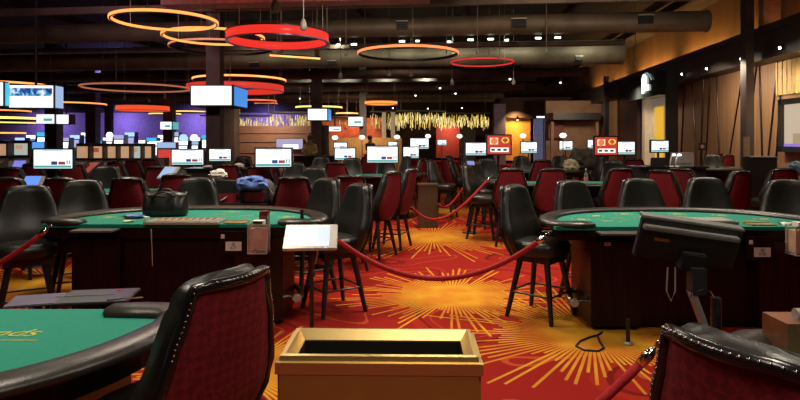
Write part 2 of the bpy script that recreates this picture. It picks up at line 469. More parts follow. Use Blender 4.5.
# sign canopy with the white logo above the doorway
yl, yr = wy(625, 0.7), wy(666, 0.7)
sg = thing('illuminated_sign', 'dark glass fascia sign with a glowing white rounded logo', 'sign', (0, 0, 0))
m = MB(); wbox(m, yr, yl, 0.5, 0.95, PZ(97, wy(650, .9)), PZ(74, wy(650, .9))); m.build('fascia', mat('sign_glass', (0.035, 0.045, 0.05), 0.15, var=0.3), sg)
def disc_poly(cx, cz, rx, rz, n=20, a0=0, a1=2 * PI):
    return [(cx + rx * math.cos(a0 + (a1 - a0) * i / (n - 1)), cz + rz * math.sin(a0 + (a1 - a0) * i / (n - 1))) for i in range(n)]
ys = wy(645, 1.0)
fm = Matrix.Translation((WX + 0.1 * ys - 0.97, ys, PZ(84, ys))) @ Matrix.Rotation(WA - PI / 2, 4, 'Z') @ Matrix.Rotation(PI / 2, 4, 'X')
m = MB()
out = [(-0.40, -0.30), (-0.40, 0.08)] + disc_poly(-0.15, 0.10, 0.25, 0.30, 12, PI, 0) + [(0.10, -0.05), (0.34, -0.05), (0.36, -0.27), (-0.18, -0.27), (-0.26, -0.34), (-0.36, -0.36)]
m.prism(out, 0.0, 0.04); m.xf(fm); m.build('logo', emis('logo_white', (0.95, 1.0, 0.95), 2.2), sg)
m = MB(); m.tube([(0.0, 0.42, 0.02), (0.25, 0.40, 0.02), (0.5, 0.28, 0.02), (0.72, 0.10, 0.02)], 0.02, 6); m.xf(fm); m.build('glow_line', emis('logo_dim', (0.5, 0.7, 0.65), 0.6), sg)

# wall screen at the right edge
ysc = wy(795, 0.1)
tv = thing('wall_screen', 'large black-framed wall screen glowing cream at the right edge', 'screen', (0, 0, 0))
ya, yb = wy(815, .12), wy(779.5, .12)
zt, zb = 2.62, 1.30
m = MB()
for a, b_, c, d in ((ya, yb, zt - 0.14, zt), (ya, yb, zb, zb + 0.14), (ya, ya + 0.16, zb, zt), (yb - 0.16, yb, zb, zt)):
    wbox(m, a, b_, 0.0, 0.16, c, d)
m.build('frame', M_blackgloss, tv)
m = MB(); wbox(m, ya + 0.1, yb - 0.1, 0.02, 0.09, zb + 0.1, zt - 0.1); m.build('screen', emis('cream_screen', (0.72, 0.58, 0.42), 0.75), tv)
m = MB(); wbox(m, ya + 0.16, yb - 0.16, 0.09, 0.10, zb + 0.14, zb + 0.21); m.build('caption_bar', emis('violet_bar', (0.35, 0.22, 0.75), 0.8), tv)
m = MB(); wbox(m, ya + 0.16, yb - 0.55, 0.09, 0.098, zb + 0.21, zb + 0.46); m.build('screen_image', emis('tan_image', (0.55, 0.40, 0.22), 0.7), tv)

# far right end: kiosk, lavender doors, orange room, bulkhead
M_tan = mat('tan_plaster', (0.26, 0.15, 0.085), 0.7, var=0.2, scale=2)
kz = lambda py, y=32: PZ(py, y)
m = MB(); m.box((PX(575, 33), 33.4, 1.9), (3.2, 0.3, 3.8)); struct(m.build('wall_kiosk', M_tan))
m = MB(); m.box((PX(575, 32), 32.4, kz(116.5)), (2.6, 1.6, 0.38)); struct(m.build('beam_kiosk_header', M_black))
m = MB(); m.box((PX(560, 32), 32.9, kz(130)), (0.95, 0.06, 0.9)); struct(m.build('wall_kiosk_panel', mat('maroon_panel', (0.16, 0.035, 0.025), 0.6, var=0.2)))
m = MB(); m.box((PX(553, 32), 32.2, 1.45), (0.16, 0.16, 2.9)); m.box((PX(598, 32), 32.2, 1.45), (0.16, 0.16, 2.9)); struct(m.build('column_kiosk', M_tan))
m = MB(); m.box((PX(537, 36.5), 36.9, kz(107, 36)), (4.6, 0.5, 1.3)); struct(m.build('beam_bulkhead', M_back))
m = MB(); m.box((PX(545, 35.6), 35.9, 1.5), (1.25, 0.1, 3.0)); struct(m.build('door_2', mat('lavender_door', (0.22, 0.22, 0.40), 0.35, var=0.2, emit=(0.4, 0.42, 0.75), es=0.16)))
m = MB(); m.box((PX(545, 35.5), 35.82, 1.5), (0.05, 0.06, 2.9)); struct(m.build('trim_door_mullion', M_grey))
m = MB(); m.box((PX(544, 35.5), 35.7, PZ(117, 35.5)), (1.4, 0.3, 0.22)); struct(m.build('trim_door_head', M_black))
m = MB(); m.box((PX(544, 35.4), 35.52, PZ(117, 35.4)), (0.85, 0.05, 0.10)); tag(m.build('exit_light', emis('cool_strip', (0.8, 0.9, 1.0), 1.8)), 'pale light strip over the lavender doors', 'light')
m = MB(); m.box((PX(516, 37), 37.2, 1.7), (1.9, 0.2, 3.0)); struct(m.build('wall_orange', mat('orange_wall', (0.62, 0.27, 0.04), 0.7, var=0.2, scale=1.5)))
area(PX(516, 36), 36.0, 3.3, 60, 0.3, (1.0, 0.7, 0.3), 120, to=(PX(516, 37), 37.2, 1.4))
m = MB(); m.box((PX(498, 37), 36.6, 1.9), (0.75, 0.5, 3.8)); struct(m.build('wall_lilac_pier', mat('lilac_pier', (0.20, 0.15, 0.22), 0.6, var=0.2)))
m = MB(); m.box((PX(450, 42), 42.3, 1.4), (2.0, 0.2, 2.4)); struct(m.build('wall_red_panel', mat('deep_red_panel', (0.30, 0.035, 0.02), 0.6, var=0.2)))
area(PX(450, 40.8), 40.8, 3.0, 45, 0.3, (1.0, 0.6, 0.4), 120, to=(PX(450, 42), 42.2, 1.3))
m = MB(); m.box((PX(468, 34), 34.2, 1.3), (0.85, 0.5, 2.3)); struct(m.build('column_brown_block', mat('umber_block', (0.05, 0.035, 0.025), 0.6, var=0.2)))
# bar: plank-faced wall, column, low tan wall, red-orange niche
M_plank = wood('bar_plank', (0.115, 0.055, 0.032), (0.19, 0.095, 0.055), 0.5, (1.0, 14, 14))
m = MB(); m.box((PX(268, 26), 26.3, 1.05), (4.1, 0.3, 2.3)); struct(m.build('wall_bar', M_plank))
m = MB()
for z in (0.45, 0.95, 1.45, 1.85):
    m.box((PX(268, 26), 26.14, z), (4.1, 0.03, 0.025))
struct(m.build('trim_bar_seam', M_groove))
m = MB(); m.box((PX(319, 25), 25.4, 1.1), (0.72, 0.5, 2.2)); struct(m.build('column_bar', M_col))
m = MB(); m.box((PX(364, 29), 29.3, 0.8), (3.8, 0.3, 1.72)); struct(m.build('wall_bar_low', mat('ochre_wall', (0.33, 0.18, 0.06), 0.7, var=0.15)))
m = MB(); m.box((PX(352, 33), 33.2, 1.6), (3.8, 0.2, 2.4)); struct(m.build('wall_bar_niche', mat('red_orange_wall', (0.42, 0.085, 0.03), 0.6, var=0.35, scale=3)))
area(PX(352, 31), 31.2, 3.4, 60, 0.4, (1.0, 0.55, 0.3), 130, to=(PX(352, 33), 33.2, 1.6))
area(PX(268, 24), 24.3, 3.2, 90, 0.4, (1.0, 0.75, 0.55), 130, to=(PX(268, 26), 26.1, 1.3))
area(PX(370, 27), 27.3, 3.0, 60, 0.4, (1.0, 0.75, 0.45), 130, to=(PX(364, 29), 29.3, 1.4))
# purple-lit wall behind the slot floor
m = MB(); m.box((-17.5, 40.2, 1.7), (24, 0.3, 3.4)); struct(m.build('wall_slot_floor', mat('lilac_wall', (0.30, 0.22, 0.46), 0.8, var=0.15)))
m = MB(); m.box((-17.5, 39.7, 4.6), (24, 0.6, 2.4)); struct(m.build('beam_slot_bulkhead', mat('indigo_dark', (0.03, 0.022, 0.055), 0.8, var=0.3)))
for x in (-24, -19, -14, -9):
    area(x, 38.2, 3.2, 50, 0.5, (0.50, 0.40, 1.0), 150, to=(x, 40.2, 1.9))
area(-16, 33, 5.7, 60, 0.4, (0.45, 0.32, 1.0), 120, to=(-14, 29, 4.2))

# ------------------------------------------------------------------ ceiling services (rows run across the room, square to the right wall)
VX = Vector((0.995, -0.0995, 0))
def cross_pt(y400, dx, z):
    return Vector((0, y400, z)) + VX * dx
def duct(name, label, y400, pyc, r, xa, xb, mt_, seg=20, segs=7, cap='round'):
    z = PZ(pyc, y400)
    t = thing(name, label, 'duct', (0, 0, 0))
    a, b = cross_pt(y400, xa, z), cross_pt(y400, xb, z)
    m = MB(); m.cyl(a, b, r, r, seg)
    m.build('pipe', mt_, t, smooth=True)
    for i in range(segs + 1):
        c = a.lerp(b, i / segs)
        d = (b - a).normalized() * 0.03
        MB().cyl(c - d, c + d, r + 0.018, r + 0.018, seg).build('collar', mt_, t, smooth=True)
    return t, z
duct('air_duct', 'brown round air duct across the top of the picture with black vents', 15.2, 27, 0.26, -16, 7.7, M_duct)
duct('air_duct', 'wide olive air duct lit by round scallops of light', 19.4, 55, 0.40, -16, 7.2, M_duct)
duct('air_duct', 'slim brown air duct below the wide lit one', 24.0, 74, 0.19, -18, 7.6, M_beam)
duct('air_duct', 'narrow far air duct with small lamps beneath', 28.5, 86, 0.21, -20, 6.0, M_beam)
duct('air_duct', 'farthest narrow air duct over the yellow chandeliers', 34, 96, 0.20, -22, 6.0, M_beam)
for i, (y4, py, h, dep) in enumerate(((13.2, 3.5, 0.16, 0.14), (17.3, 46.5, 0.10, 0.30), (21.5, 63, 0.18, 0.2), (26, 80, 0.16, 0.2), (31, 90, 0.14, 0.2), (37, 100, 0.3, 0.2))):
    z = PZ(py, y4)
    a, b = cross_pt(y4, -20, z), cross_pt(y4, (8.0, 6.5, 7.0, 6, 6, 6)[i], z)
    m = MB(); m.box((a + b) / 2, ((b - a).length, dep, h), -0.0997)
    struct(m.build('beam_ceiling', M_beam))
# service trunking near the top left, red light put into its brown
m = MB(); m.box(cross_pt(11.8, -2.2, PZ(-2, 11.8)), (5.6, 0.5, 0.16), -0.0997); struct(m.build('beam_trunking', mat('trunking_red_lit', (0.16, 0.05, 0.04), 0.6, var=0.3)))
# bar joists running away from the camera
m = MB()
for x in (-12, -8.5, -5.2, -1.8, 1.6, 5.0, 8.2):
    m.box((x + 1.4, 28, 5.75), (0.14, 34, 0.28), -0.0997)
struct(m.build('beam_joist', M_ceil))

# vents on the ducts
def vent(px, py, y, w, h, lb):
    t = thing('duct_vent', lb, 'vent', P(px, py, y), -0.0997)
    MB().box((0, 0.05, 0), (w, 0.14, h)).build('collar', M_black, t)
    m = MB()
    for k in range(4):
        m.box((0, -0.03, -h / 2 + h * (k + 0.5) / 4), (w * 0.9, 0.02, h * 0.06))
    m.build('grille', M_blackgloss, t)
    MB().box((0, -0.02, h / 2 + 0.012), (w * 1.06, 0.06, 0.025)).build('top_edge', M_silver, t)
vent(519, 23, 14.6, 0.36, 0.2, 'black square vent on the top duct, middle of three')
vent(646, 19.5, 14.3, 0.36, 0.2, 'black square vent on the top duct nearest the right wall')
vent(402, 25.5, 14.92, 0.30, 0.2, 'black square vent on the top duct, leftmost of three')
vent(332, 63, 19.28, 0.3, 0.13, 'small black vent with a bright rim low on the wide duct')
vent(579, 58.5, 18.42, 0.22, 0.13, 'tiny black vent near the right end of the wide duct')
vent(254, 65, 19.55, 0.3, 0.15, 'small black vent on the wide duct left of the light bar')

# ------------------------------------------------------------------ ring lights
M_hoop = mat('dark_hoop', (0.035, 0.022, 0.018), 0.45, 0.4, var=0.2)
def ring(px, py, wpx, d, label, col, es, h=0.05, band=False, both=False, tilt=0.0, hang=True):
    c = P(px, py, d); R = wpx / 2 / F_PX * d
    t = thing('ring_light', label, 'light', c, 0, 'hoop lights')
    SEG = 56
    def hoop(r0, r1, z0, z1):
        m = MB()
        rings = []
        for i in range(SEG):
            a = 2 * PI * i / SEG
            ca, sa = math.cos(a), math.sin(a)
            rings.append([(ca * r0, sa * r0, z0), (ca * r1, sa * r1, z0), (ca * r1, sa * r1, z1), (ca * r0, sa * r0, z1)])
        m.loft(rings, closed=True)
        return m
    E = emis('ring_%s' % label.replace(' ', '_')[:28], col, es)
    if band:
        hoop(R - 0.035, R - 0.005, -h / 2, h / 2).build('light_band', E, t, smooth='all')
        hoop(R - 0.045, R + 0.005, -h / 2 - 0.025, -h / 2 - 0.002).build('bottom_rim', mat('violet_rim', (0.25, 0.22, 0.42), 0.4, 0.3, var=0.2), t)
        hoop(R - 0.045, R + 0.005, h / 2 + 0.002, h / 2 + 0.02).build('top_rim', M_hoop, t)
    else:
        hoop(R - 0.03, R, -h / 2, h / 2).build('hoop', M_hoop, t)
        hoop(R + 0.001, R + 0.012, -h * 0.4, h * 0.4).build('light_strip', E, t)
        if both:
            hoop(R - 0.045, R - 0.031, -h * 0.4, h * 0.4).build('light_strip', E, t)
    if hang:
        for k in range(3):
            a = 0.6 + 2 * PI * k / 3
            MB().cyl((math.cos(a) * (R - 0.018), math.sin(a) * (R - 0.018), h / 2), (math.cos(a) * (R - 0.018), math.sin(a) * (R - 0.018), 6.0 - c.z), 0.008, 0.008, 5).build('hanger', M_cable, t)
    return t
OR = (1.0, 0.30, 0.07); YE = (1.0, 0.60, 0.14); RD = (1.0, 0.035, 0.025)
ring(278, 38, 101, 11.5, 'broad glowing red ring light, largest at the top of the picture', (0.95, 0.035, 0.025), 0.95, 0.155, band=True)
ring(408, 53.5, 100, 14.8, 'thin ring light with an orange-red far side over the aisle', (1.0, 0.16, 0.05), 2.6, 0.07)
ring(482, 62.5, 63, 17.5, 'thin red ring light, complete oval right of the orange one', (0.9, 0.03, 0.04), 0.9, 0.05, both=True)
ring(165, 21, 101, 10.5, 'thin orange ring light high at the top left, nearest the camera', OR, 2.0, 0.06, both=True)
ring(214, 37, 98, 12.6, 'thin orange ring light partly behind the broad red ring', OR, 2.0, 0.06, both=True)
ring(222, 47.5, 100, 15.2, 'dim orange ring light just below the one behind the red ring', (0.9, 0.30, 0.14), 0.9, 0.06)
ring(240, 80, 90, 19.0, 'thin orange ring light above the smaller broad red ring', OR, 2.4, 0.07)
ring(236, 88.5, 94, 20.0, 'smaller broad red ring light behind the hanging column screen', (0.95, 0.05, 0.03), 0.75, 0.20, band=True)
ring(137, 88, 102, 17.6, 'large dim brownish ring light below the top left corner', (0.9, 0.30, 0.16), 0.45, 0.06, both=True)
ring(143, 108.5, 50, 29.0, 'broad red-orange ring light hanging before the purple wall', (1.0, 0.10, 0.03), 0.9, 0.22, band=True)
ring(165, 114, 30, 34.0, 'small yellow ring light under the red-orange broad ring', YE, 1.6, 0.09)
ring(190, 112, 40, 33.0, 'yellow ring light left of the hanging column screen base', YE, 1.6, 0.08)
ring(2, 85, 84, 18.0, 'orange ring light over the big split screen at the left edge', OR, 2.2, 0.07)
ring(72, 104, 62, 24.5, 'orange ring light right of the big split screen', OR, 1.8, 0.07)
ring(8, 103, 66, 22.3, 'orange ring light directly under the big split screen', (1.0, 0.34, 0.08), 1.8, 0.07)
ring(-4, 111, 60, 28.0, 'orange ring light, upper of a low stack at the left edge', OR, 1.6, 0.08)
ring(-6, 118.5, 82, 31.0, 'bright yellow ring light, middle of the low stack at the left edge', (1.0, 0.70, 0.15), 2.4, 0.14)
ring(-3, 123, 70, 33.0, 'pale yellow ring light, second lowest at the left edge', YE, 1.8, 0.09)
ring(-6, 133, 54, 37.0, 'orange ring light lowest at the left edge above slot machines', (1.0, 0.42, 0.08), 1.8, 0.12)
ring(381, 103, 33, 26.0, 'small flat orange ring light over the bar niche', (1.0, 0.30, 0.05), 1.4, 0.12, band=True)
ring(258, 101, 36, 29.0, 'small red-orange ring light beside the blue screen side', (1.0, 0.15, 0.04), 1.5, 0.08)
ring(266, 103.5, 22, 31.0, 'smallest red-orange ring light crossing its neighbour', (1.0, 0.18, 0.06), 1.3, 0.08)
ring(319, 107.5, 46, 27.0, 'yellow ring light just above the small column screen', YE, 1.8, 0.09)
ring(347, 113.5, 22, 33.0, 'small yellow ring light right of the small column screen', YE, 1.5, 0.09)
# straight bar of light under the red ring
a, b = P(270, 55.2, 14.5), P(320, 58.6, 14.3)
t = thing('linear_light', 'short straight orange light bar under the broad red ring', 'light', (a + b) / 2)
o_ = (a + b) / 2
MB().tube([a - o_, b - o_], 0.022, 8).build('tube', emis('bar_orange', (1.0, 0.36, 0.10), 2.4), t)
MB().tube([a - o_ + Vector((0, 0, 0.035)), b - o_ + Vector((0, 0, 0.035))], 0.018, 6).build('channel', M_hoop, t)
for f in (0.15, 0.85):
    q = (a - o_).lerp(b - o_, f)
    MB().cyl(q + Vector((0, 0, 0.05)), (q.x, q.y, 6.0 - o_.z), 0.008, 0.008, 5).build('hanger', M_cable, t)

# ------------------------------------------------------------------ teardrop speakers hung from the ceiling
M_spk = mat('speaker_grey', (0.30, 0.28, 0.26), 0.5, var=0.15)
def speaker(px, py, d, label, s=1.0):
    c = P(px, py, d)
    t = thing('pendant_speaker', label, 'speaker', c, 0, 'teardrop speakers')
    r = 0.068 * s
    MB().lathe([(0.004, r * 2.4), (r * 0.35, r * 1.9), (r * 0.8, r * 1.0), (r, 0.1 * r), (r * 0.9, -0.7 * r), (r * 0.55, -1.15 * r), (0.004, -1.3 * r)], seg=14).build('body', M_spk, t, smooth='all')
    MB().lathe([(0.004, -1.32 * r), (r * 0.5, -1.22 * r), (r * 0.55, -1.12 * r), (0.004, -1.1 * r)], seg=12).build('grille', M_black, t)
    MB().cyl((0, 0, r * 2.3), (0, 0, 6.0 - c.z), 0.011, 0.011, 6).build('rod', M_cable, t)
for px, py, d, lb, s in (
    (275, 8, 8.6, 'largest grey teardrop speaker, highest above the broad red ring', 1.0),
    (303.5, 26, 10.2, 'grey teardrop speaker touching the red ring on its far rim', 0.95),
    (327, 45, 12.5, 'grey teardrop speaker at the right end of the broad red ring', 1.0),
    (317, 53, 13.0, 'grey teardrop speaker just left of the ring end speaker', 0.95),
    (346, 53.5, 13.6, 'dark teardrop speaker before the lit duct, left of the orange ring', 0.6),
    (340.5, 76, 17.0, 'small pale teardrop speaker under the wide lit duct', 0.9),
    (389, 74, 17.2, 'small teardrop speaker on a long rod under the orange ring', 0.9),
    (411, 74.5, 17.8, 'small teardrop speaker left of the aisle under the slim duct', 0.9),
    (452, 83, 19.5, 'pale teardrop speaker on a long rod left of the red oval', 1.0),
    (513.5, 82.5, 19.5, 'pale teardrop speaker on a long rod right of the red oval', 1.0),
    (499.5, 58.5, 15.0, 'small teardrop speaker at the upper rim of the red oval', 0.6),
    (477.5, 52, 14.5, 'tiny dark teardrop speaker above the red oval', 0.5),
    (546.5, 51, 14.5, 'tiny dark teardrop speaker on the wide duct near its right end', 0.5),
    (281, 52, 13.0, 'small teardrop speaker beneath the middle of the red ring', 0.6),
    (635.5, 64.5, 17.5, 'amber-lit teardrop speaker near the sign and cove light', 0.7),
    (230, 80, 17.0, 'dim teardrop speaker right of the tall brown column', 0.6),
    (124.5, 98, 20.0, 'dim teardrop speaker left in the brownish ring', 0.8),
    (149, 101, 21.0, 'dim teardrop speaker in the middle of the brownish ring', 0.7),
    (165, 97, 20.0, 'teardrop speaker at the right of the brownish ring', 0.9),
    (187, 88.5, 20.6, 'pinkish teardrop speaker at the right tip of the brownish ring', 0.8)):
    speaker(px, py, d, lb, s)

# ------------------------------------------------------------------ spotlights beneath the first duct
for i, (px, py, lb) in enumerate(((338.5, 45, 'bright track spotlight, leftmost of the row under the top duct'), (354, 44.5, 'track spotlight second from the left under the top duct'),
        (402, 41.5, 'track spotlight left of the small twin pair'), (417.5, 41.2, 'small twin track spotlight over the orange ring'),
        (449, 42, 'bright round track spotlight right of the orange ring'), (470.5, 40, 'long track spotlight above the red oval, left one'),
        (490.5, 39.3, 'long track spotlight above the red oval, right one'), (506.5, 40.3, 'bright round track spotlight right of the red oval'),
        (538, 38.3, 'long track spotlight, second from the right end'), (557.5, 37.8, 'track spotlight at the right end of the row'))):
    y = 15.3 - (px - 400) / F_PX * 1.5
    t = thing('track_spotlight', lb, 'light', P(px, py, y), 0, 'spotlights under the top duct')
    w = 0.075 if i in (2, 5, 6, 8, 9, 1) else 0.05
    MB().box((0, 0.06, 0.03), (w * 2 + 0.03, 0.16, 0.07)).build('housing', M_black, t)
    MB().box((0, -0.025, 0.0), (w * 2, 0.012, 0.045)).build('lens', emis('spot_lens', (0.92, 1.0, 0.86), 5.0), t, bevel=0.004)
    MB().cyl((0, 0.06, 0.06), (0, 0.06, 0.30), 0.012).build('stem', M_black, t)
for px in (262, 338, 400, 455, 522, 590):   # what those lamps throw on the wide duct behind
    y = 16.9
    area(PX(px, y), y, PZ(37, y), 9, 0.12, (0.95, 1.0, 0.75), 90, to=P(px, 54, 19.0))
for px, y in ((310, 25.2), (345, 25.2), (385, 25.2), (425, 25.2)):
    area(PX(px, y), y, PZ(78, y), 8, 0.15, (0.9, 1.0, 0.85), 90, to=P(px, 86, 28.3))
area(-1, 9.0, 3.95, 34, 0.6, (1.0, 0.80, 0.62), 110, to=(0, 15.5, 4.5))  # added uplights above the frame, only to brighten the ducts
area(4.5, 9.0, 3.95, 27, 0.6, (1.0, 0.80, 0.62), 110, to=(5, 15.5, 4.5))
area(-6.5, 9.5, 4.0, 40, 0.6, (0.9, 0.55, 0.62), 110, to=(-6, 16.5, 4.5))
area(3, 12.6, 5.6, 28, 1.5, (1.0, 0.75, 0.5), 150)
area(-3.5, 11.0, 5.6, 26, 1.2, (1.0, 0.25, 0.12), 150)
area(0, 22.2, 5.5, 30, 2.0, (1.0, 0.75, 0.5), 150)
k = 0
for px, py, d in ((440, 88, 28), (455.5, 93.5, 31), (415.5, 95.5, 31), (300, 98.5, 31), (316, 99, 32), (489, 75.5, 24), (560.5, 82.5, 26), (393, 108, 38), (428, 108.5, 38), (462, 108, 38), (510, 79, 25), (517.5, 120, 34)):
    k += 1
    t = thing('ceiling_spot', 'tiny white ceiling lamp dot among the far dark ducts', 'light', P(px, py, d), 0, 'tiny far ceiling lamps')
    MB().lathe([(0.001, -0.05), (0.045, -0.03), (0.05, 0.02), (0.001, 0.03)], seg=8).build('lens', emis('far_spot', (1, 0.95, 0.8), 3.5), t, smooth='all')
    MB().cyl((0, 0, 0.025), (0, 0, 0.22), 0.05, 0.06, 8).build('housing', M_black, t)
t = thing('exit_sign', 'tiny glowing red exit sign under the far ducts', 'sign', P(362.5, 94, 30))
MB().box((0, 0, 0), (0.22, 0.06, 0.14)).build('case', emis('exit_red', (1.0, 0.03, 0.06), 1.8), t)
MB().cyl((0, 0, 0.06), (0, 0, 0.5), 0.01).build('rod', M_cable, t)

# ------------------------------------------------------------------ columns and the screens around them
def column(name, px, w, d, mt_=M_col):
    m = MB(); m.box((PX(px, d), d, 3.0), (w, w, 6.0)); return struct(m.build(name, mt_, bevel=0.02))
column('column_1', 215, 0.34, 14.3)
column('column_2', 317, 0.42, 24.9)
column('column_3', 54, 0.55, 27)
column('column_4', 93, 0.55, 31.3)
column('column_5', 169.5, 0.5, 31)
column('column_6', 363, 0.35, 30)
column('column_7', 228, 0.8, 25.7)
column('column_8', 109, 0.4, 37)
for (pxa, y) in ((384, 30.5), (393, 30.5)):
    m = MB(); m.box((PX(pxa, y), y, 1.5), (0.22, 0.22, 3.0)); struct(m.build('column_bar_post', mat('post_pale', (0.36, 0.28, 0.22), 0.6, var=0.1)))

E_white = emis('screen_white', (0.96, 1.0, 1.0), 1.35)
E_blue = emis('screen_blue', (0.06, 0.30, 0.85), 0.9)
E_pale = emis('screen_pale_blue', (0.42, 0.62, 0.95), 0.8)
E_teal = emis('screen_teal', (0.12, 0.52, 0.50), 0.8)
E_cyan = emis('screen_cyan', (0.05, 0.55, 0.85), 1.0)
E_navy = emis('screen_navy', (0.03, 0.06, 0.22), 0.8)
E_redm = emis('screen_red', (0.75, 0.05, 0.03), 0.8)
E_lilac = emis('screen_lilac', (0.55, 0.55, 0.95), 0.8)
E_yel = emis('screen_yellow', (0.9, 0.75, 0.10), 0.9)

def band_mat():
    m = bpy.data.materials.new('picture_band'); nt, N, L, b = nodes_of(m)
    tc = N.new('ShaderNodeTexCoord'); nz = N.new('ShaderNodeTexNoise'); nz.inputs['Scale'].default_value = 5.5; nz.inputs['Detail'].default_value = 3; nz.inputs['Distortion'].default_value = 1.2
    cr = N.new('ShaderNodeValToRGB'); cr.color_ramp.interpolation = 'EASE'
    e = cr.color_ramp.elements; e[0].position = 0.36; e[0].color = (0.02, 0.03, 0.10, 1); e[1].position = 0.66; e[1].color = (0.95, 0.95, 1, 1)
    for p, c in ((0.44, (0.03, 0.09, 0.40, 1)), (0.52, (0.05, 0.40, 0.75, 1)), (0.57, (0.5, 0.75, 0.95, 1))):
        q = e.new(p); q.color = c
    L.new(tc.outputs['Object'], nz.inputs['Vector']); L.new(nz.outputs['Fac'], cr.inputs[0]); L.new(cr.outputs[0], b.inputs['Emission Color'])
    b.inputs['Emission Strength'].default_value = 0.9; b.inputs['Base Color'].default_value = (0.02, 0.02, 0.02, 1)
    return m

def display(px, py, w, h, d, label, side_mat=E_blue, content='plain', yaw=0.0, depth=None, hang=True):
    """four screens around a box: a front face, a face on its right side"""
    c = P(px, py, d)
    t = thing('hanging_display', label, 'screen', c, yaw)
    W_, H_ = w / F_PX * d, h / F_PX * d
    D_ = depth or W_ * 0.85
    m = MB(); 
    m.box((0, D_ / 2, 0), (W_ + 0.06, D_, H_ + 0.06)); m.build('cabinet', M_black, t)
    MB().box((0, -0.012, 0), (W_, 0.02, H_)).build('screen', E_white, t)
    if side_mat:
        MB().box((W_ / 2 + 0.04, D_ / 2 + 0.02, 0), (0.02, D_ * 0.86, H_)).build('side_screen', side_mat, t)
    if content == 'band':
        m = MB(); m.box((0, -0.026, H_ * 0.20), (W_ * 0.98, 0.006, H_ * 0.36)); m.build('picture_band', band_mat(), t)
    if content == 'teal':
        MB().box((W_ * 0.15, -0.026, -H_ * 0.08), (W_ * 0.5, 0.006, H_ * 0.3)).build('picture', E_teal, t)
    if hang:
        MB().cyl((0, D_ / 2, H_ / 2 + 0.03), (0, D_ / 2, 6.0 - c.z), 0.03).build('pole', M_black, t)
    return t
display(211.5, 95.5, 40, 19, 13.6, 'bright blank white screen box around the tall brown column', E_blue, depth=1.3, hang=False)
display(31.5, 96.5, 41, 22, 14.0, 'big white screen with a blue picture band at upper left', E_pale, 'band', yaw=0.10, depth=0.42)
display(-9, 94, 24, 23, 13.5, 'bright blue-white screen cut off by the left edge', E_cyan, depth=0.15)
display(45.5, 119, 17.5, 9, 25.6, 'small teal-pictured screen below the big split screen', E_white, 'teal', depth=1.2, hang=False)
display(63, 119.2, 11, 9, 25.5, 'small blank white screen beside the teal-pictured one', None, depth=0.5)
display(166, 125.6, 11, 7.5, 30.5, 'tiny greenish screen on the column before the purple wall', E_teal, 'teal', depth=0.9, hang=False)
display(317.5, 114.5, 19, 11, 24.3, 'white screen with a blue side on the column over the bar', E_blue, depth=1.1, hang=False)
display(355.5, 121.5, 14, 9, 29.5, 'small white and blue screen right of the bar column screen', E_blue, 'teal', depth=0.8, hang=False)
display(334.5, 129, 13, 4.5, 31, 'tiny dark greenish screen under the yellow ring by the bar', None, 'teal', depth=0.3)

# ------------------------------------------------------------------ chandeliers of glass rods over the bars
def chandelier(px0, px1, py0, py1, d, n, label, seed, es):
    r_ = random.Random(seed)
    xa, xb = PX(px0, d), PX(px1, d)
    zt, zb = PZ(py0, d), PZ(py1, d)
    t = thing('rod_chandelier', label, 'chandelier', ((xa + xb) / 2, d, zt))
    L_ = xb - xa
    MB().box((0, 0, 0.06), (L_, 1.0, 0.06)).build('canopy', M_black, t)
    m = MB(); m2 = MB()
    for i in range(n):
        x = -L_ / 2 + L_ * r_.random(); y = r_.uniform(-0.45, 0.45)
        z1 = -r_.uniform(0.02, 0.55) * (zt - zb); z0 = z1 - r_.uniform(0.25, 0.45) * (zt - zb)
        mm = m if r_.random() < 0.6 else m2
        lean = r_.uniform(-0.05, 0.05)
        mm.cyl((x, y, z1), (x + lean, y, z0), 0.015, 0.015, 5)
    o = m.build('glass_rod', emis('rod_gold_%d' % int(es * 10), (1.0, 0.62, 0.08), es * 0.45), t); o['kind'] = 'stuff'
    o = m2.build('glass_rod', emis('rod_white_%d' % int(es * 10), (1.0, 0.86, 0.38), es * 0.75), t); o['kind'] = 'stuff'
    for s in (-0.4, 0.4):
        MB().cyl((L_ * s, 0, 0.08), (L_ * s, 0, 5.98 - zt), 0.015, 0.015, 6).build('hanger', M_cable, t)
chandelier(370, 400, 113, 132, 33, 60, 'yellow glass rod chandelier at the left end of the long right-hand row', 3, 1.0)
chandelier(396, 445, 112, 131, 31, 130, 'bright yellow glass rod chandelier over the middle of the aisle', 4, 1.6)
chandelier(441, 490, 114, 131, 32, 130, 'bright yellow glass rod chandelier at the right end over the aisle', 5, 1.6)
chandelier(236, 272, 117, 131, 26.8, 70, 'golden glass rod chandelier above the plank-faced bar wall, left half', 6, 1.5)
chandelier(270, 314, 114, 131, 27, 90, 'golden glass rod chandelier above the plank-faced bar wall, right half', 7, 1.5)
chandelier(203, 222, 117, 128, 30, 24, 'small golden glass rod chandelier left of the dark bar column', 8, 1.0)
chandelier(326, 350, 118, 128, 33, 20, 'faint golden glass rod chandelier behind the bar column', 9, 0.7)

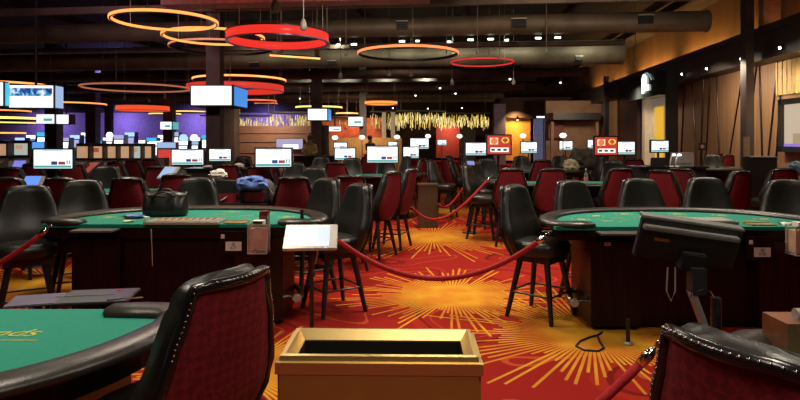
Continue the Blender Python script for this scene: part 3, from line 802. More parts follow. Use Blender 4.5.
# ------------------------------------------------------------------ white globe lamps
def globe(px, py, d, label):
    c = P(px, py, d)
    t = thing('globe_lamp', label, 'lamp', (c.x, c.y, 0), 0, 'white globe lamps')
    r = 0.115
    MB().lathe([(0.002, -r * 0.8), (r * 0.7, -r * 0.65), (r * 1.15, 0), (r * 0.75, r * 0.62), (0.002, r * 0.8)], (0, 0, c.z), 14).build('shade', emis('globe_white', (1.0, 0.93, 0.84), 1.6), t, smooth='all')
    MB().cyl((0, 0, 0.02), (0, 0, c.z - r * 0.8), 0.016, 0.016, 8).build('pole', M_black, t)
    MB().lathe([(0.002, 0.03), (0.13, 0.025), (0.15, 0.0), (0.002, 0.0)], seg=14).build('base', M_black, t)
globe(335, 137.6, 23, 'white globe lamp leftmost of the row before the ochre bar wall')
globe(362, 137.2, 23.4, 'white globe lamp second of the row before the ochre bar wall')
globe(397, 137, 24, 'white globe lamp at the right end of the ochre bar wall')
globe(428, 136.2, 25, 'white globe lamp just left of the red far panel')
globe(459.5, 136.2, 25, 'white globe lamp just right of the red far panel')
globe(523, 135.8, 22, 'white globe lamp before the orange room')
globe(563, 135.4, 20, 'white globe lamp before the maroon kiosk panel')

# ------------------------------------------------------------------ slot machines
M_slot = mat('slot_cabinet', (0.012, 0.010, 0.014), 0.35, var=0.2)
def slot(x, y, rz, label, scr, top, deck, s=1.0, group=None, topper=None):
    t = thing('slot_machine', label, 'slot machine', (x, y, 0), rz, group)
    m = MB()   # side profile, extruded across
    prof = [(0, 0.0), (0, 0.62), (-0.18, 0.70), (-0.18, 0.76), (0.02, 0.90), (0.10, 1.30), (0.08, 1.34), (0.08, 1.52), (0.55, 1.52), (0.55, 0.0)]
    m.loft([[(-0.29, p[0], p[1]) for p in prof], [(0.29, p[0], p[1]) for p in prof]])
    m.build('cabinet', M_slot, t)
    m = MB(); m.face([(-0.24, 0.012, 0.93), (0.24, 0.012, 0.93), (0.24, 0.088, 1.29), (-0.24, 0.088, 1.29)]); m.build('screen', scr, t)
    MB().box((0, 0.07, 1.425), (0.54, 0.02, 0.175)).build('top_sign', top, t)
    m = MB(); m.face([(-0.25, -0.175, 0.768), (0.25, -0.175, 0.768), (0.25, 0.01, 0.90), (-0.25, 0.01, 0.90)]); m.build('button_deck', deck, t)
    if topper:
        MB().lathe([(0.002, 1.52), (0.16, 1.54), (0.20, 1.64), (0.12, 1.80), (0.002, 1.82)], (0, 0.3, 0), 14).build('topper', topper, t, smooth='all')
    return t
E_hot = emis('slot_white', (0.93, 0.88, 1.0), 2.0)
E_sky = emis('slot_sky', (0.35, 0.55, 1.0), 1.5)
E_tan = emis('slot_tan', (0.62, 0.36, 0.20), 0.75)
E_peach = emis('slot_peach', (0.75, 0.42, 0.22), 0.70)
E_grey = emis('slot_grey', (0.55, 0.60, 0.55), 0.75)
E_deckred = emis('deck_red', (0.70, 0.15, 0.10), 0.45)
E_deck = emis('deck_dim', (0.22, 0.16, 0.16), 0.3)
opts = [(E_hot, E_lilac), (E_sky, E_hot), (E_hot, E_hot), (E_lilac, E_sky), (E_hot, E_cyan)]
i = 0
for px in range(8, 222, 11):
    if px in (206,): pass
    d = 31 + (i * 7 % 5) * 0.9
    a, b = opts[i * 3 % 5]
    sm = slot(PX(px, d), d, 0, 'glowing white and violet slot machine in the far row under the purple wall', a, b, E_deck, group='far slot machine row', topper=(E_hot if i in (9,) else None))
    sm.scale = (1.0, 1.0, 1.0 + 0.10 * (i * 5 % 4))
    i += 1
# nearer bank with tilted consoles
M_console = mat('console_grey', (0.10, 0.095, 0.09), 0.4, var=0.2)
def terminal(px, pys, d, wpx, label, scr, deck):
    t = thing('game_terminal', label, 'game machine', (PX(px, d), d, 0), 0.0, 'bank of terminals with square tan screens')
    w = wpx / F_PX * d * 0.95
    zt, zb = PZ(pys - 7, d), PZ(pys + 6.5, d)
    MB().box((0, 0.16, (zt + zb) / 2 + 0.01), (w + 0.01, 0.2, zt - zb + 0.07)).build('screen_housing', M_slot, t)
    MB().box((0, 0.05, (zt + zb) / 2), (w * 0.84, 0.02, (zt - zb) * 0.86)).build('screen', scr, t)
    MB().box((0, 0.033, (zt + zb) / 2 + (zt - zb) * 0.16), (w * 0.4, 0.012, (zt - zb) * 0.30)).build('screen_emblem', deck if deck is E_deckred else E_peach, t)
    m = MB(); pr = [(0.1, 0.05), (0.1, zb - 0.02), (-0.75, 0.80), (-0.75, 0.68), (-0.25, 0.60), (-0.25, 0.05)]
    m.loft([[(-w / 2, p[0], p[1]) for p in pr], [(w / 2, p[0], p[1]) for p in pr]]); m.build('console', M_console, t)
    m = MB(); f = lambda y: 0.80 + (zb - 0.02 - 0.80) * (y + 0.75) / 0.85 + 0.008
    m.face([(-w * 0.42, -0.68, f(-0.68)), (w * 0.42, -0.68, f(-0.68)), (w * 0.42, -0.05, f(-0.05)), (-w * 0.42, -0.05, f(-0.05))]); m.build('deck_screen', deck, t)
for px, d, s_, dk, lb in ((81, 12.6, E_tan, E_deck, 'terminal with square tan screen at the left end of the bank'), (95.5, 12.9, E_peach, E_deckred, 'terminal with peach screen and red lit deck'),
        (109, 13.2, E_tan, E_deck, 'terminal with tan screen, third from the left of the bank'), (122.5, 13.5, E_peach, E_deck, 'terminal with peach screen, third from the right end of the bank'),
        (134.5, 13.8, E_grey, E_deck, 'terminal with pale greyish screen, second from the right end'), (145.5, 14.1, E_peach, E_deck, 'terminal with small orange screen at the right end of the bank')):
    terminal(px, 152.5, d, 13 if px < 130 else 11.5, lb, s_, dk)
terminal(18, 149.5, 11.5, 19, 'wide terminal with a pale tan screen left of the white monitor', E_grey, E_deck)
terminal(-3, 150, 11.2, 17, 'terminal with a tan screen cut by the left edge', E_tan, E_deck)
MB_ = MB(); MB_.box((0, 0, 0), (0.5, 0.3, 1.15))
o = MB_.build('cabinet_end', mat('beige_panel', (0.22, 0.17, 0.13), 0.6, var=0.1), loc=(PX(157, 14.6), 14.6, 0.575)); tag(o, 'beige end panel standing at the right end of the terminal bank', 'panel')
slot(PX(166, 18), 18, 0.2, 'slot machine with a red glowing screen right of the beige panel', E_redm, E_pale, E_deckred)
slot(PX(155, 24), 24, 0, 'white glowing slot machine above the beige panel', E_hot, E_hot, E_deck)
slot(PX(181, 26), 26, 0, 'bluish slot machine behind the second white monitor', E_hot, E_hot, E_deck, topper=E_sky)
slot(PX(192, 27), 27, 0, 'slot machine with an oval blue-white topper near the tall column', E_hot, E_pale, E_deck, topper=E_hot)

# ------------------------------------------------------------------ high chairs
def interp(tab, t):
    for (a, va), (b, vb) in zip(tab, tab[1:]):
        if t <= b:
            f = (t - a) / (b - a); f = f * f * (3 - 2 * f) * 0.5 + f * 0.5
            return va + (vb - va) * f
    return tab[-1][1]
B0, B1 = 0.52, 1.185
def bw(t):      # half width of the backrest: wide at the arms, narrow at the top
    return interp([(0, 0.175), (0.12, 0.225), (0.32, 0.285), (0.40, 0.284), (0.68, 0.236), (0.86, 0.196), (0.95, 0.180), (1.0, 0.166)], t)
def by(t, s):   # back surface: leans back, wraps forward at the sides
    return -0.20 - 0.140 * t - 0.015 * math.sin(t * PI) + 0.060 * s * s
def make_chair():
    root = thing('casino_chair', 'chair', 'chair')
    m = MB(); rings = []
    TT = [0, 0.02, 0.07, 0.15, 0.25, 0.35, 0.45, 0.55, 0.65, 0.75, 0.84, 0.91, 0.955, 0.985, 1.0]
    NU = 12
    for t in TT:
        z = B0 + (B1 - B0) * t; w = bw(t); r = []
        thick = 0.098 * min(1, (1 - t) / 0.05 + 0.55) * min(1, t / 0.05 + 0.4)
        thick += 0.03 * math.exp(-((t - 0.38) / 0.16) ** 2)
        zc = lambda u: z - 0.035 * (u ** 4) * (1 if t > 0.9 else 0)
        for k in range(NU + 1):
            u = -1 + 2 * k / NU
            r.append((u * w * 0.985, by(t, u) + thick * (1 - 0.25 * abs(u) ** 6), zc(u) + 0.020 * max(0, (t - 0.7) / 0.3) ** 1.2))
        for k in range(NU + 1):
            u = 1 - 2 * k / NU
            r.append((u * w, by(t, u) + 0.012 * abs(u) ** 8, zc(u)))
        rings.append(r)
    m.loft(rings); m.build('backrest', M_leather, root, smooth='all')
    # glossy vinyl edge running round the back
    edge = []
    TE = [0.05, 0.15, 0.28, 0.42, 0.5, 0.62, 0.72, 0.82, 0.90, 0.945, 0.97]
    for t in TE:
        edge.append((bw(t) * 0.93, by(t, 0.95) - 0.006, B0 + (B1 - B0) * t))
    for u in (0.6, 0.3, 0, -0.3, -0.6):
        edge.append((bw(0.985) * u * 1.05, by(0.985, u) - 0.006, B0 + (B1 - B0) * 0.985))
    for t in reversed(TE):
        edge.append((-bw(t) * 0.93, by(t, 0.95) - 0.006, B0 + (B1 - B0) * t))
    m = MB(); m.tube(edge, 0.020, 8); m.build('edge_band', M_edge, root, smooth='all')
    # red cloth panel on the back
    m = MB(); rows = []
    for t in [0.05, 0.12, 0.2, 0.3, 0.4, 0.5, 0.6, 0.7, 0.8, 0.88, 0.93, 0.955]:
        z = B0 + (B1 - B0) * t; w = bw(t) * 0.86
        rows.append([(u * w, by(t, u * 0.86) - 0.010 + (0.012 if abs(u) == 1 else 0), z) for u in (-1, -0.97, -0.6, -0.2, 0.2, 0.6, 0.97, 1)])
    m.grid(rows); m.build('back_panel', M_red, root, smooth='all')
    # chrome nail heads along the upper edge
    pts = [Vector(p) for p in edge[5:-5]]
    m = MB()
    for a, b in zip(pts, pts[1:]):
        n = max(1, int((b - a).length / 0.017))
        for i in range(n):
            p = a.lerp(b, i / n)
            q = Vector((p.x * 1.03, p.y - 0.016, p.z + 0.010))
            m.lathe([(0.0005, 0.005), (0.0045, 0.003), (0.006, 0), (0.0045, -0.003), (0.0005, -0.005)], q, 6)
    m.build('nail_trim', mat('dark_nickel', (0.22, 0.20, 0.19), 0.18, 1.0, var=0.1), root, smooth='all')
    # seat
    m = MB(); rings = []
    for z, s in ((0.575, 0.90), (0.585, 0.97), (0.62, 1.0), (0.665, 1.0), (0.695, 0.95), (0.708, 0.82), (0.712, 0.5)):
        r = []
        for k in range(28):
            a = 2 * PI * k / 28; ca, sa = math.cos(a), math.sin(a); n = 2 / 3.4
            r.append((0.235 * s * math.copysign(abs(ca) ** n, ca), 0.03 + 0.235 * s * math.copysign(abs(sa) ** n, sa), z))
        rings.append(r)
    m.loft(rings); m.build('seat', M_leather, root, smooth='all')
    m = MB(); m.box((0, 0.03, 0.548), (0.36, 0.36, 0.055)); m.build('seat_base', M_leg, root, bevel=0.01)
    for sx in (-1, 1):
        for sy in (-1, 1):
            m = MB(); top = Vector((sx * 0.135, 0.03 + sy * 0.135, 0.53)); bot = Vector((sx * 0.225, 0.03 + sy * 0.225, 0.0))
            m.tube([top, top.lerp(bot, 0.5), bot], 0.02, 8, rr=[0.029, 0.026, 0.020]); m.build('leg', M_leg, root, smooth=True)
    m = MB(); c = 0.195; path = []
    for cx, cy, a0 in ((1, 1, 0), (-1, 1, 90), (-1, -1, 180), (1, -1, 270)):
        for k in range(5):
            a = math.radians(a0 + 90 * k / 4)
            path.append((cx * (c - 0.05) + 0.06 * math.cos(a), 0.03 + cy * (c - 0.05) + 0.06 * math.sin(a), 0.235))
    m.tube(path, 0.010, 8, closed=True); m.build('foot_ring', mat('dark_steel', (0.10, 0.09, 0.085), 0.3, 0.8, var=0.1), root, smooth='all')
    return root
CH = make_chair()
chair_used = [False]
def chair(px, d, ang, label, group=None):
    """px, d: where the top of the back shows; ang: the way the sitter looks, 90 = away from the camera"""
    a = math.radians(ang)
    bx, byy = PX(px, d), d
    c = dup(CH) if chair_used[0] else CH
    chair_used[0] = True
    c.location = (bx + math.cos(a) * 0.32, byy + math.sin(a) * 0.32, 0)
    c.rotation_euler = (0, 0, a - PI / 2)
    c['label'] = label
    c['group'] = group or 'high chairs around the card tables'
    return c
chair(28, 5.5, -58, 'dark leather chair nearest the left edge, end of the handbag table')
chair(84, 6.2, -70, 'dark leather chair at the far side of the handbag table, left of the bag')
chair(200, 6.62, -88, 'navy-looking leather chair directly right of the black handbag')
chair(332, 6.55, -136, 'black chair at the right rear corner of the left table, behind the lit tablet')
chair(365, 5.75, 214, 'black chair seen edge-on beside the aisle, right end of the left table')
chair(508, 5.6, -42, 'black chair at the left end of the right table beside the rope hook')
chair(567, 6.2, -62, 'dark leather chair at the left rear of the right table')
chair(637, 6.5, -88, 'dark leather chair behind the right table, middle of three facing forward')
chair(703, 6.6, -93, 'dark leather chair behind the right table, above the tilted monitor')
chair(786, 6.25, -112, 'dark leather chair behind the right table, cut by the right edge')
chair(238, 1.96, 151, 'red-backed chair large at the lower left with bright nail trim')
chair(724, 1.29, 28, 'red-backed chair largest at the bottom right corner with bright nail trim')
# backs of the second row
chair(4, 6.6, 85, 'red-backed chair cut off by the left edge behind the dark end chair')
chair(57, 6.6, 80, 'red-backed chair between the two dark leather chairs at far left')
chair(126, 6.6, 88, 'red-backed chair just left of the black handbag')
chair(293, 6.75, 92, 'red-backed chair right of the piled clothes behind the left table')
chair(350, 7.0, 100, 'red-backed chair glimpsed between the two black aisle chairs')
chair(396, 7.9, 150, 'red-backed chair by the aisle with its legs clear, left of the wooden box')
chair(414, 8.6, 160, 'narrow red-backed chair edge-on against the wooden box')
chair(463, 9.7, -22, 'black aisle chair in profile, where the rope meets the right tables')
chair(511, 8.6, 80, 'red-backed chair below the red and yellow screen, left one')
chair(553, 8.6, 86, 'red-backed chair between the black chairs right of the aisle')
chair(622, 8.7, 100, 'red-backed chair behind the first dark leather chair of the right table')
chair(659, 8.2, 34, 'red-backed chair turned aside in front of the dark counter, left one')
chair(679, 8.7, 34, 'red-backed chair turned aside in front of the dark counter, right one')
chair(744, 8.0, 118, 'red-backed chair in front of the tall wall column')
chair(786, 8.6, 90, 'red-backed chair below the wall screen at the right')
# third row and beyond
chair(108, 9.35, -80, 'grey leather chair turned to the camera left of the red chair by the handbag')
chair(157, 9.3, 95, 'dim red-backed chair in front of the small blue tilted tablet')
chair(176, 7.3, 100, 'low red-backed chair just behind the black handbag')
chair(314, 9.1, -85, 'grey leather chair facing forward behind the far green table by the pile')
chair(336, 10.7, 95, 'red-backed chair left of the second green table of the middle row')
chair(352, 13.2, -85, 'small grey leather chair facing forward behind the middle green table')
chair(321, 14.2, -80, 'small dark leather chair behind the red chair of the middle row')
chair(369, 14.2, 95, 'small red-backed chair under the bright monitor in the middle')
chair(384, 13.7, -70, 'small grey leather chair under the right half of the middle monitor')
chair(428, 12.0, -20, 'dark leather chair showing just above the wooden box')
chair(424, 13.0, 165, 'slim red-backed chair left of the chair over the wooden box')
chair(409, 14.4, -160, 'small dark chair under the small monitor by the aisle')
chair(444, 13.4, 20, 'red-backed chair across the aisle from the wooden box')
chair(447, 14.6, -25, 'dark chair behind the aisle red chair, nearest the box')
chair(461, 16.5, -15, 'small dark chair far down the right side of the aisle')
chair(470, 11.0, -50, 'dark chair under the wide monitor right of the aisle')
chair(486, 12.6, -80, 'dark leather chair right behind the black aisle chair')
chair(521, 14.4, -88, 'grey leather chair beneath the small monitor by the orange room')
chair(560, 14.4, -90, 'grey leather chair centred under the maroon kiosk')
chair(543, 12.0, 88, 'small red-backed chair between two grey ones right of the signs')
chair(598, 14.4, -92, 'grey leather chair below the second red and yellow screen')
chair(578, 16.5, -60, 'small dark chair left of the second red and yellow screen')
chair(612, 11.6, -95, 'dark leather chair under the right edge of the second sign screen')
chair(634, 12.6, 60, 'dim red-backed chair under the white monitor by the black pylon')
chair(712, 15.5, -110, 'dim olive chair under the small black wall notice')
chair(730, 15.9, 110, 'small red-backed chair at the foot of the tan wall')
chair(719, 16.8, 100, 'smaller red-backed chair deep by the tan wall')
chair(113, 11.2, 70, 'small red-backed chair before the terminals, leftmost of three')
chair(131, 11.9, 70, 'small red-backed chair before the terminals, middle of three')
chair(148, 12.7, 70, 'small red-backed chair before the terminals, right of three')
chair(8, 8.95, 80, 'dim red-backed chair at the left edge under the terminals')
chair(30, 10.3, 80, 'dim red-backed chair below the left part of the big white monitor')
chair(71, 10.2, 92, 'dim red-backed chair below the right part of the big white monitor')
chair(227, 9.9, 95, 'red-backed chair under the third white monitor behind the piled clothes')
chair(258, 9.3, 95, 'red-backed chair left under the broad white monitor by the bar')
chair(267, 10.9, 80, 'red-backed chair directly under the broad white monitor')
chair(185, 13.0, -80, 'dark leather chair under the second white monitor')
chair(244, 14.4, -90, 'dark leather chair before the plank-faced bar wall')
chair(294, 10.8, -70, 'dark leather chair right under the broad white monitor')

# ------------------------------------------------------------------ card tables
TA, TB_, TN = 1.32, 1.17, 2.45
TZ = 0.885
def tarc(s, t0=0, t1=180, n=40, da=0.0):
    r = []
    for i in range(n):
        a = math.radians(t0 + (t1 - t0) * i / (n - 1)); ca, sa = math.cos(a), math.sin(a)
        r.append(((TA * s - da) * math.copysign(abs(ca) ** (2 / TN), ca), (TB_ * s - da) * abs(sa) ** (2 / TN)))
    return r
def make_table(full=True):
    t = thing('card_table', 'table', 'table')
    poly = [(TA - 0.10, 0.0)] + tarc(1, 3, 177, 36, 0.09) + [(-TA + 0.10, 0.0)]
    m = MB(); m.prism(poly, TZ - 0.03, TZ); m.build('felt_top', M_felt, t)
    # padded rail: two tips turn in along the dealer's side
    arc = tarc(1, 9, 171, 40, 0.085)
    path = [(TA - 0.45, 0.055), (TA - 0.43, 0.055), (TA - 0.30, 0.055), (TA - 0.19, 0.065), (TA - 0.115, 0.11)] + arc + [(-TA + 0.115, 0.11), (-TA + 0.19, 0.065), (-TA + 0.30, 0.055), (-TA + 0.43, 0.055), (-TA + 0.45, 0.055)]
    m = MB(); m.tube([(x, y, TZ + 0.008) for x, y in path], 0.085, 14, rr=[0.045, 0.07] + [0.080] * (len(path) - 4) + [0.07, 0.045], flat=0.42)
    m.build('armrest', M_rail, t, smooth='all')
    m = MB(); ap = [(TA - 0.14, 0.04)] + tarc(1, 4, 176, 30, 0.13) + [(-TA + 0.14, 0.04)]
    m.prism(ap, 0.76, TZ - 0.035); m.build('apron', M_darkwood, t)
    # body: two end cabinets and a set-back middle with an open shelf
    for s in (-1, 1):
        m = MB(); m.box((s * 0.72, 0.24, 0.40), (0.42, 0.56, 0.72)); m.box((s * 0.72, 0.28, 0.035), (0.34, 0.40, 0.07)); m.build('end_cabinet', M_darkwood2 if s > 0 else M_darkwood, t, bevel=0.008)
    m = MB(); m.box((0, 0.50, 0.40), (1.02, 0.30, 0.70)); m.build('middle_panel', M_darkwood2, t)
    m = MB(); m.box((0, 0.24, 0.56), (1.02, 0.30, 0.03)); m.box((0, 0.37, 0.44), (1.02, 0.02, 0.22)); m.build('shelf', M_darkwood, t)
    m = MB(); m.prism(tarc(0.62, 2, 178, 24), 0.02, 0.76); m.build('pedestal', M_darkwood, t)
    m = MB(); m.box((0, 0.02, 0.81), (1.9, 0.03, 0.10)); m.build('dealer_fascia', M_darkwood, t)
    m = MB() if full else None
    if full: m.box((-0.70, -0.07, 0.845), (0.36, 0.20, 0.014)).build('side_shelf', mat('shelf_grey', (0.085, 0.078, 0.066), 0.35, var=0.15), t, bevel=0.003)
    # foot rail round the players' side
    fp = tarc(0.80, 8, 172, 30)
    fp = [(fp[0][0] - 0.03, 0.10)] + fp + [(fp[-1][0] + 0.03, 0.10)]
    m = MB(); m.tube([(x, y, 0.2) for x, y in fp], 0.026, 10)
    m.build('foot_rail', mat('worn_brass', (0.42, 0.34, 0.24), 0.28, 1.0, var=0.1), t, smooth='all')
    for s in (-1, 1):
        x0 = s * (TA * 0.80 - 0.03)
        m = MB(); m.cyl((x0, 0.105, 0.2), (x0, 0.085, 0.2), 0.040, 0.034, 14); m.build('rail_end_cap', M_silver, t, smooth=True)
        m = MB(); m.cyl((x0, 0.17, 0.2), (s * 0.74, 0.17, 0.2), 0.012, 0.012, 8); m.build('rail_bracket', M_chrome, t, smooth=True)
    if full:
        # printed betting spots and chip tray
        m = MB(); m2 = MB()
        for a in (28, 55, 80, 105, 128, 153):
            x, y = tarc(0.72, a, a + 1, 2)[0]
            for k in range(16):
                b0, b1 = 2 * PI * k / 16, 2 * PI * (k + 1) / 16
                m2.face([(x + 0.085 * math.cos(b0), y + 0.085 * math.sin(b0), TZ + 0.002), (x + 0.085 * math.cos(b1), y + 0.085 * math.sin(b1), TZ + 0.002),
                         (x + 0.074 * math.cos(b1), y + 0.074 * math.sin(b1), TZ + 0.002), (x + 0.074 * math.cos(b0), y + 0.074 * math.sin(b0), TZ + 0.002)])
            m.face([(x - 0.05, y - 0.02, TZ + 0.002), (x + 0.03, y - 0.035, TZ + 0.002), (x + 0.055, y + 0.02, TZ + 0.002), (x - 0.01, y + 0.04, TZ + 0.002)])
            x, y = tarc(0.55, a, a + 1, 2)[0]
            m.face([(x - 0.06, y - 0.012, TZ + 0.002), (x + 0.06, y - 0.012, TZ + 0.002), (x + 0.06, y + 0.012, TZ + 0.002), (x - 0.06, y + 0.012, TZ + 0.002)])
        q = tarc(0.47, 22, 158, 30)
        for (xa, ya), (xb, yb) in list(zip(q, q[1:]))[::2]:
            m2.face([(xa, ya, TZ + 0.002), (xb, yb, TZ + 0.002), (xb * 0.975, yb * 0.975, TZ + 0.002), (xa * 0.975, ya * 0.975, TZ + 0.002)])
        m.build('felt_print', M_yprint, t); m2.build('felt_print', M_wprint, t)
    return t
T1 = make_table(); T1.location = (-1.96, 5.12, 0); T1['label'] = 'green felt card table on the left holding the black handbag'
def table(x, y, rz, label):
    c = dup(T1); c.location = (x, y, 0); c.rotation_euler = (0, 0, rz); c['label'] = label; return c
T2 = table(2.56, 4.97, 0.0, 'green felt card table on the right behind the tilted monitor back')
T3 = make_table(False); T3.location = (-2.15, 2.58, 0); T3.rotation_euler = (0, 0, PI); T3['label'] = 'green felt card table with gold lettering in the lower left corner'
T4 = dup(T3); T4.location = (2.45, 2.22, 0); T4['label'] = 'green felt card table barely showing at the lower right edge'
for x, y, rz, lb in ((-4.45, 8.7, PI, 'green felt table behind the dark leather chairs at far left'),
                     (-1.75, 8.45, PI, 'green felt table behind the chairs and piled clothes of the left table'),
                     (-0.75, 12.3, PI, 'green felt table under the middle monitor by the aisle'),
                     (2.70, 10.2, PI, 'green felt table behind the two red-backed chairs right of the aisle'),
                     (2.95, 13.7, PI, 'green felt table with small grey chairs under the first sign screen'),
                     (7.2, 14.7, PI, 'green felt table before the tan grooved wall'),
                     (-3.1, 13.6, PI, 'green felt table under the second white monitor'),
                     (-7.2, 8.7, PI, 'green felt table at the left edge behind the end chairs'),
                     (8.0, 10.5, PI, 'green felt table under the wall screen at the right edge'),
                     (-8.2, 14.6, PI, 'green felt table deep behind the terminals at left')):
    table(x, y, rz, lb)
for o in (CH,):
    pass

# ------------------------------------------------------------------ table monitors on floor poles
M_bez = mat('monitor_bezel', (0.012, 0.016, 0.018), 0.35, var=0.2)
def monitor(px, py, w, h, d, label, content='chart', side_light=True):
    c = P(px, py, d); W_, H_ = w / F_PX * d, h / F_PX * d
    t = thing('table_monitor', label, 'monitor', (c.x, d, 0), 0, 'white game monitors on poles')
    MB().box((0, 0.03, c.z), (W_ + 0.05, 0.05, H_ + 0.05)).build('bezel', M_bez, t, bevel=0.006)
    scr = MB().box((0, 0.0, c.z), (W_, 0.012, H_)).build('screen', E_white if content == 'chart' else E_redm, t)
    if content == 'chart':
        MB().box((0, -0.008, c.z - H_ * 0.41), (W_ * 0.98, 0.004, H_ * 0.13)).build('footer_bar', E_teal, t)
        MB().box((W_ * 0.04, -0.008, c.z - H_ * 0.22), (W_ * 0.16, 0.004, H_ * 0.19)).build('blue_mark', mat('mark_blue', (0.03, 0.06, 0.25), 0.5, emit=(0.05, 0.1, 0.4), es=0.4), t)
        MB().box((W_ * 0.24, -0.008, c.z - H_ * 0.22), (W_ * 0.18, 0.004, H_ * 0.17)).build('red_mark', mat('mark_red', (0.3, 0.04, 0.05), 0.5, emit=(0.5, 0.08, 0.1), es=0.5), t)
        m = MB()
        for q in (0.38, 0.45):
            m.box((W_ * q, -0.008, c.z - H_ * 0.18), (W_ * 0.035, 0.004, H_ * 0.22))
        m.build('teal_mark', E_teal, t)
        MB().box((0, -0.008, c.z + H_ * 0.45), (W_ * 0.5, 0.004, H_ * 0.05)).build('header_bar', E_pale, t)
    else:
        MB().box((-W_ * 0.22, -0.008, c.z + H_ * 0.20), (W_ * 0.36, 0.004, H_ * 0.36)).build('cream_panel', emis('sign_cream', (1.0, 0.72, 0.55), 1.1), t)
        MB().lathe([(0.001, -0.006), (W_ * 0.14, -0.005), (W_ * 0.14, 0), (0.001, 0.001)], seg=16).xf(Matrix.Translation((-W_ * 0.22, -0.012, c.z + H_ * 0.20)) @ Matrix.Rotation(PI / 2, 4, 'X')).build('orange_disc', emis('sign_orange', (0.95, 0.25, 0.06), 0.9), t)
        m = MB(); m.tube([(W_ * (0.27 + 0.14 * math.cos(a * PI / 8)), -0.01, c.z + H_ * (0.24 + 0.14 * math.sin(a * PI / 8))) for a in range(16)], 0.014, 6, closed=True); m.build('yellow_ring', E_yel, t)
        MB().box((W_ * 0.02, -0.008, c.z - H_ * 0.27), (W_ * 0.80, 0.004, H_ * 0.24)).build('white_strip', emis('sign_white', (1, 0.92, 0.88), 1.2), t)
        m = MB()
        for q in (-0.26, 0.0, 0.26):
            m.box((W_ * q, -0.012, c.z - H_ * 0.27), (W_ * 0.15, 0.003, H_ * 0.11))
        m.build('dark_mark', mat('mark_dark', (0.06, 0.03, 0.03), 0.5, var=0.1), t)
    MB().cyl((0, 0.08, 0.02), (0, 0.08, c.z), 0.022, 0.022, 8).build('pole', M_black, t)
    MB().lathe([(0.002, 0.03), (0.17, 0.02), (0.18, 0.0), (0.002, 0.0)], (0, 0.08, 0), 16).build('base', M_black, t)
    return t
for px, py, w, h, d, lb, ct in (
    (53, 159, 38, 18.5, 9.0, 'big white monitor in front of the terminals at far left', 'chart'),
    (187.5, 157.2, 31, 14.5, 11.8, 'white monitor on a pole right of the beige panel', 'chart'),
    (220, 155, 21, 11.5, 13.6, 'white monitor in front of the tall brown column, partly covered by a laptop', 'chart'),
    (273.5, 157.8, 35, 17.5, 8.9, 'broad white monitor below the lilac bar screen', 'chart'),
    (345, 154, 20, 11, 15.2, 'small white monitor left of the middle monitor', 'chart'),
    (382.5, 154.5, 30, 15.5, 12.5, 'white monitor on a pole just left of the aisle', 'chart'),
    (411, 152.5, 15, 10.5, 18.5, 'small white monitor at the left of the aisle', 'chart'),
    (419.5, 143.5, 18, 10, 23.5, 'bright white and blue monitor above the small aisle monitor', 'chart'),
    (442, 142.5, 8.5, 5, 38, 'tiny white screen before the deep red far panel', 'chart'),
    (340.5, 145.5, 12.5, 5.5, 22, 'low wide white monitor behind the globe lamps', 'chart'),
    (476, 149, 20, 12, 14.3, 'white monitor touching the left red and yellow sign screen', 'chart'),
    (499, 144.8, 23, 18.5, 11.0, 'red and yellow sign screen on a pole right of the aisle', 'sign'),
    (529, 147.5, 15.5, 10.5, 18.3, 'small white monitor below the orange room', 'chart'),
    (566, 145.5, 12.5, 8.5, 21, 'smallest white monitor under the maroon kiosk panel', 'chart'),
    (591.5, 144, 7, 8, 21, 'narrow white monitor left of the second sign screen', 'chart'),
    (606, 146, 22, 17.5, 10.8, 'red and yellow sign screen left of the plum wall panel', 'sign'),
    (626, 148, 17, 12, 12.2, 'white monitor touching the right side of a sign screen', 'chart'),
    (660, 146.3, 16.5, 10.5, 10.6, 'white monitor on the dark counter under the yellow doorway', 'chart'),
    (393, 144, 9, 4, 25, 'small white screen at the right end of the ochre wall', 'chart')):
    monitor(px, py, w, h, d, lb, ct)
# lilac screen fixed on the plank wall
t = thing('wall_display', 'lilac landscape screen fixed on the plank-faced bar wall', 'screen', (PX(289.5, 26), 26.06, PZ(144, 26)))
MB().box((0, 0.0, 0), (1.25, 0.08, 0.5)).build('frame', M_black, t)
MB().box((0, -0.045, 0), (1.19, 0.01, 0.45)).build('screen', emis('screen_lilac_soft', (0.50, 0.45, 0.72), 0.75), t)
MB().box((0.05, -0.053, -0.12), (0.7, 0.006, 0.2)).build('white_box', E_white, t)

# ------------------------------------------------------------------ tablets at the dealers' side
def tablet(loc, rz, tilt, label, w=0.42, h=0.30, scr=None, stand=True, cat='tablet'):
    t = thing('dealer_tablet', label, cat, loc, rz)
    R_ = Matrix.Rotation(tilt, 4, 'X')
    MB().box((0, 0, -0.014), (w, h, 0.028)).xf(R_).build('case', M_silver, t, bevel=0.005)
    MB().box((-0.015, 0.005, 0.0015), (w * 0.76, h * 0.82, 0.003)).xf(R_).build('screen', scr or emis('tablet_white', (1.0, 0.98, 0.90), 1.25), t)
    return t, R_
tl, R_ = tablet((PX(311, 4.62), 4.62, PZ(236, 4.62)), 0.08, math.radians(30), 'brightly lit tablet on a stand at the right end of the left table')
MB().box((0.10, 0.02, 0.004), (0.10, 0.19, 0.002)).xf(R_).build('screen_note', emis('tablet_blue', (0.72, 0.82, 1.0), 1.0), tl)
MB().box((0.12, -0.143, 0.003), (0.012, 0.006, 0.004)).xf(R_).build('indicator', emis('led_blue', (0.1, 0.2, 1.0), 6), tl)
MB().cyl((0, 0.02, -0.03), (0.0, 0.10, -0.837), 0.018, 0.018, 10).build('post', M_black, tl)
MB().lathe([(0.002, 0.02), (0.13, 0.015), (0.14, 0), (0.002, 0)], (0, 0.10, -0.857 + 0.004), 16).build('base', M_black, tl)
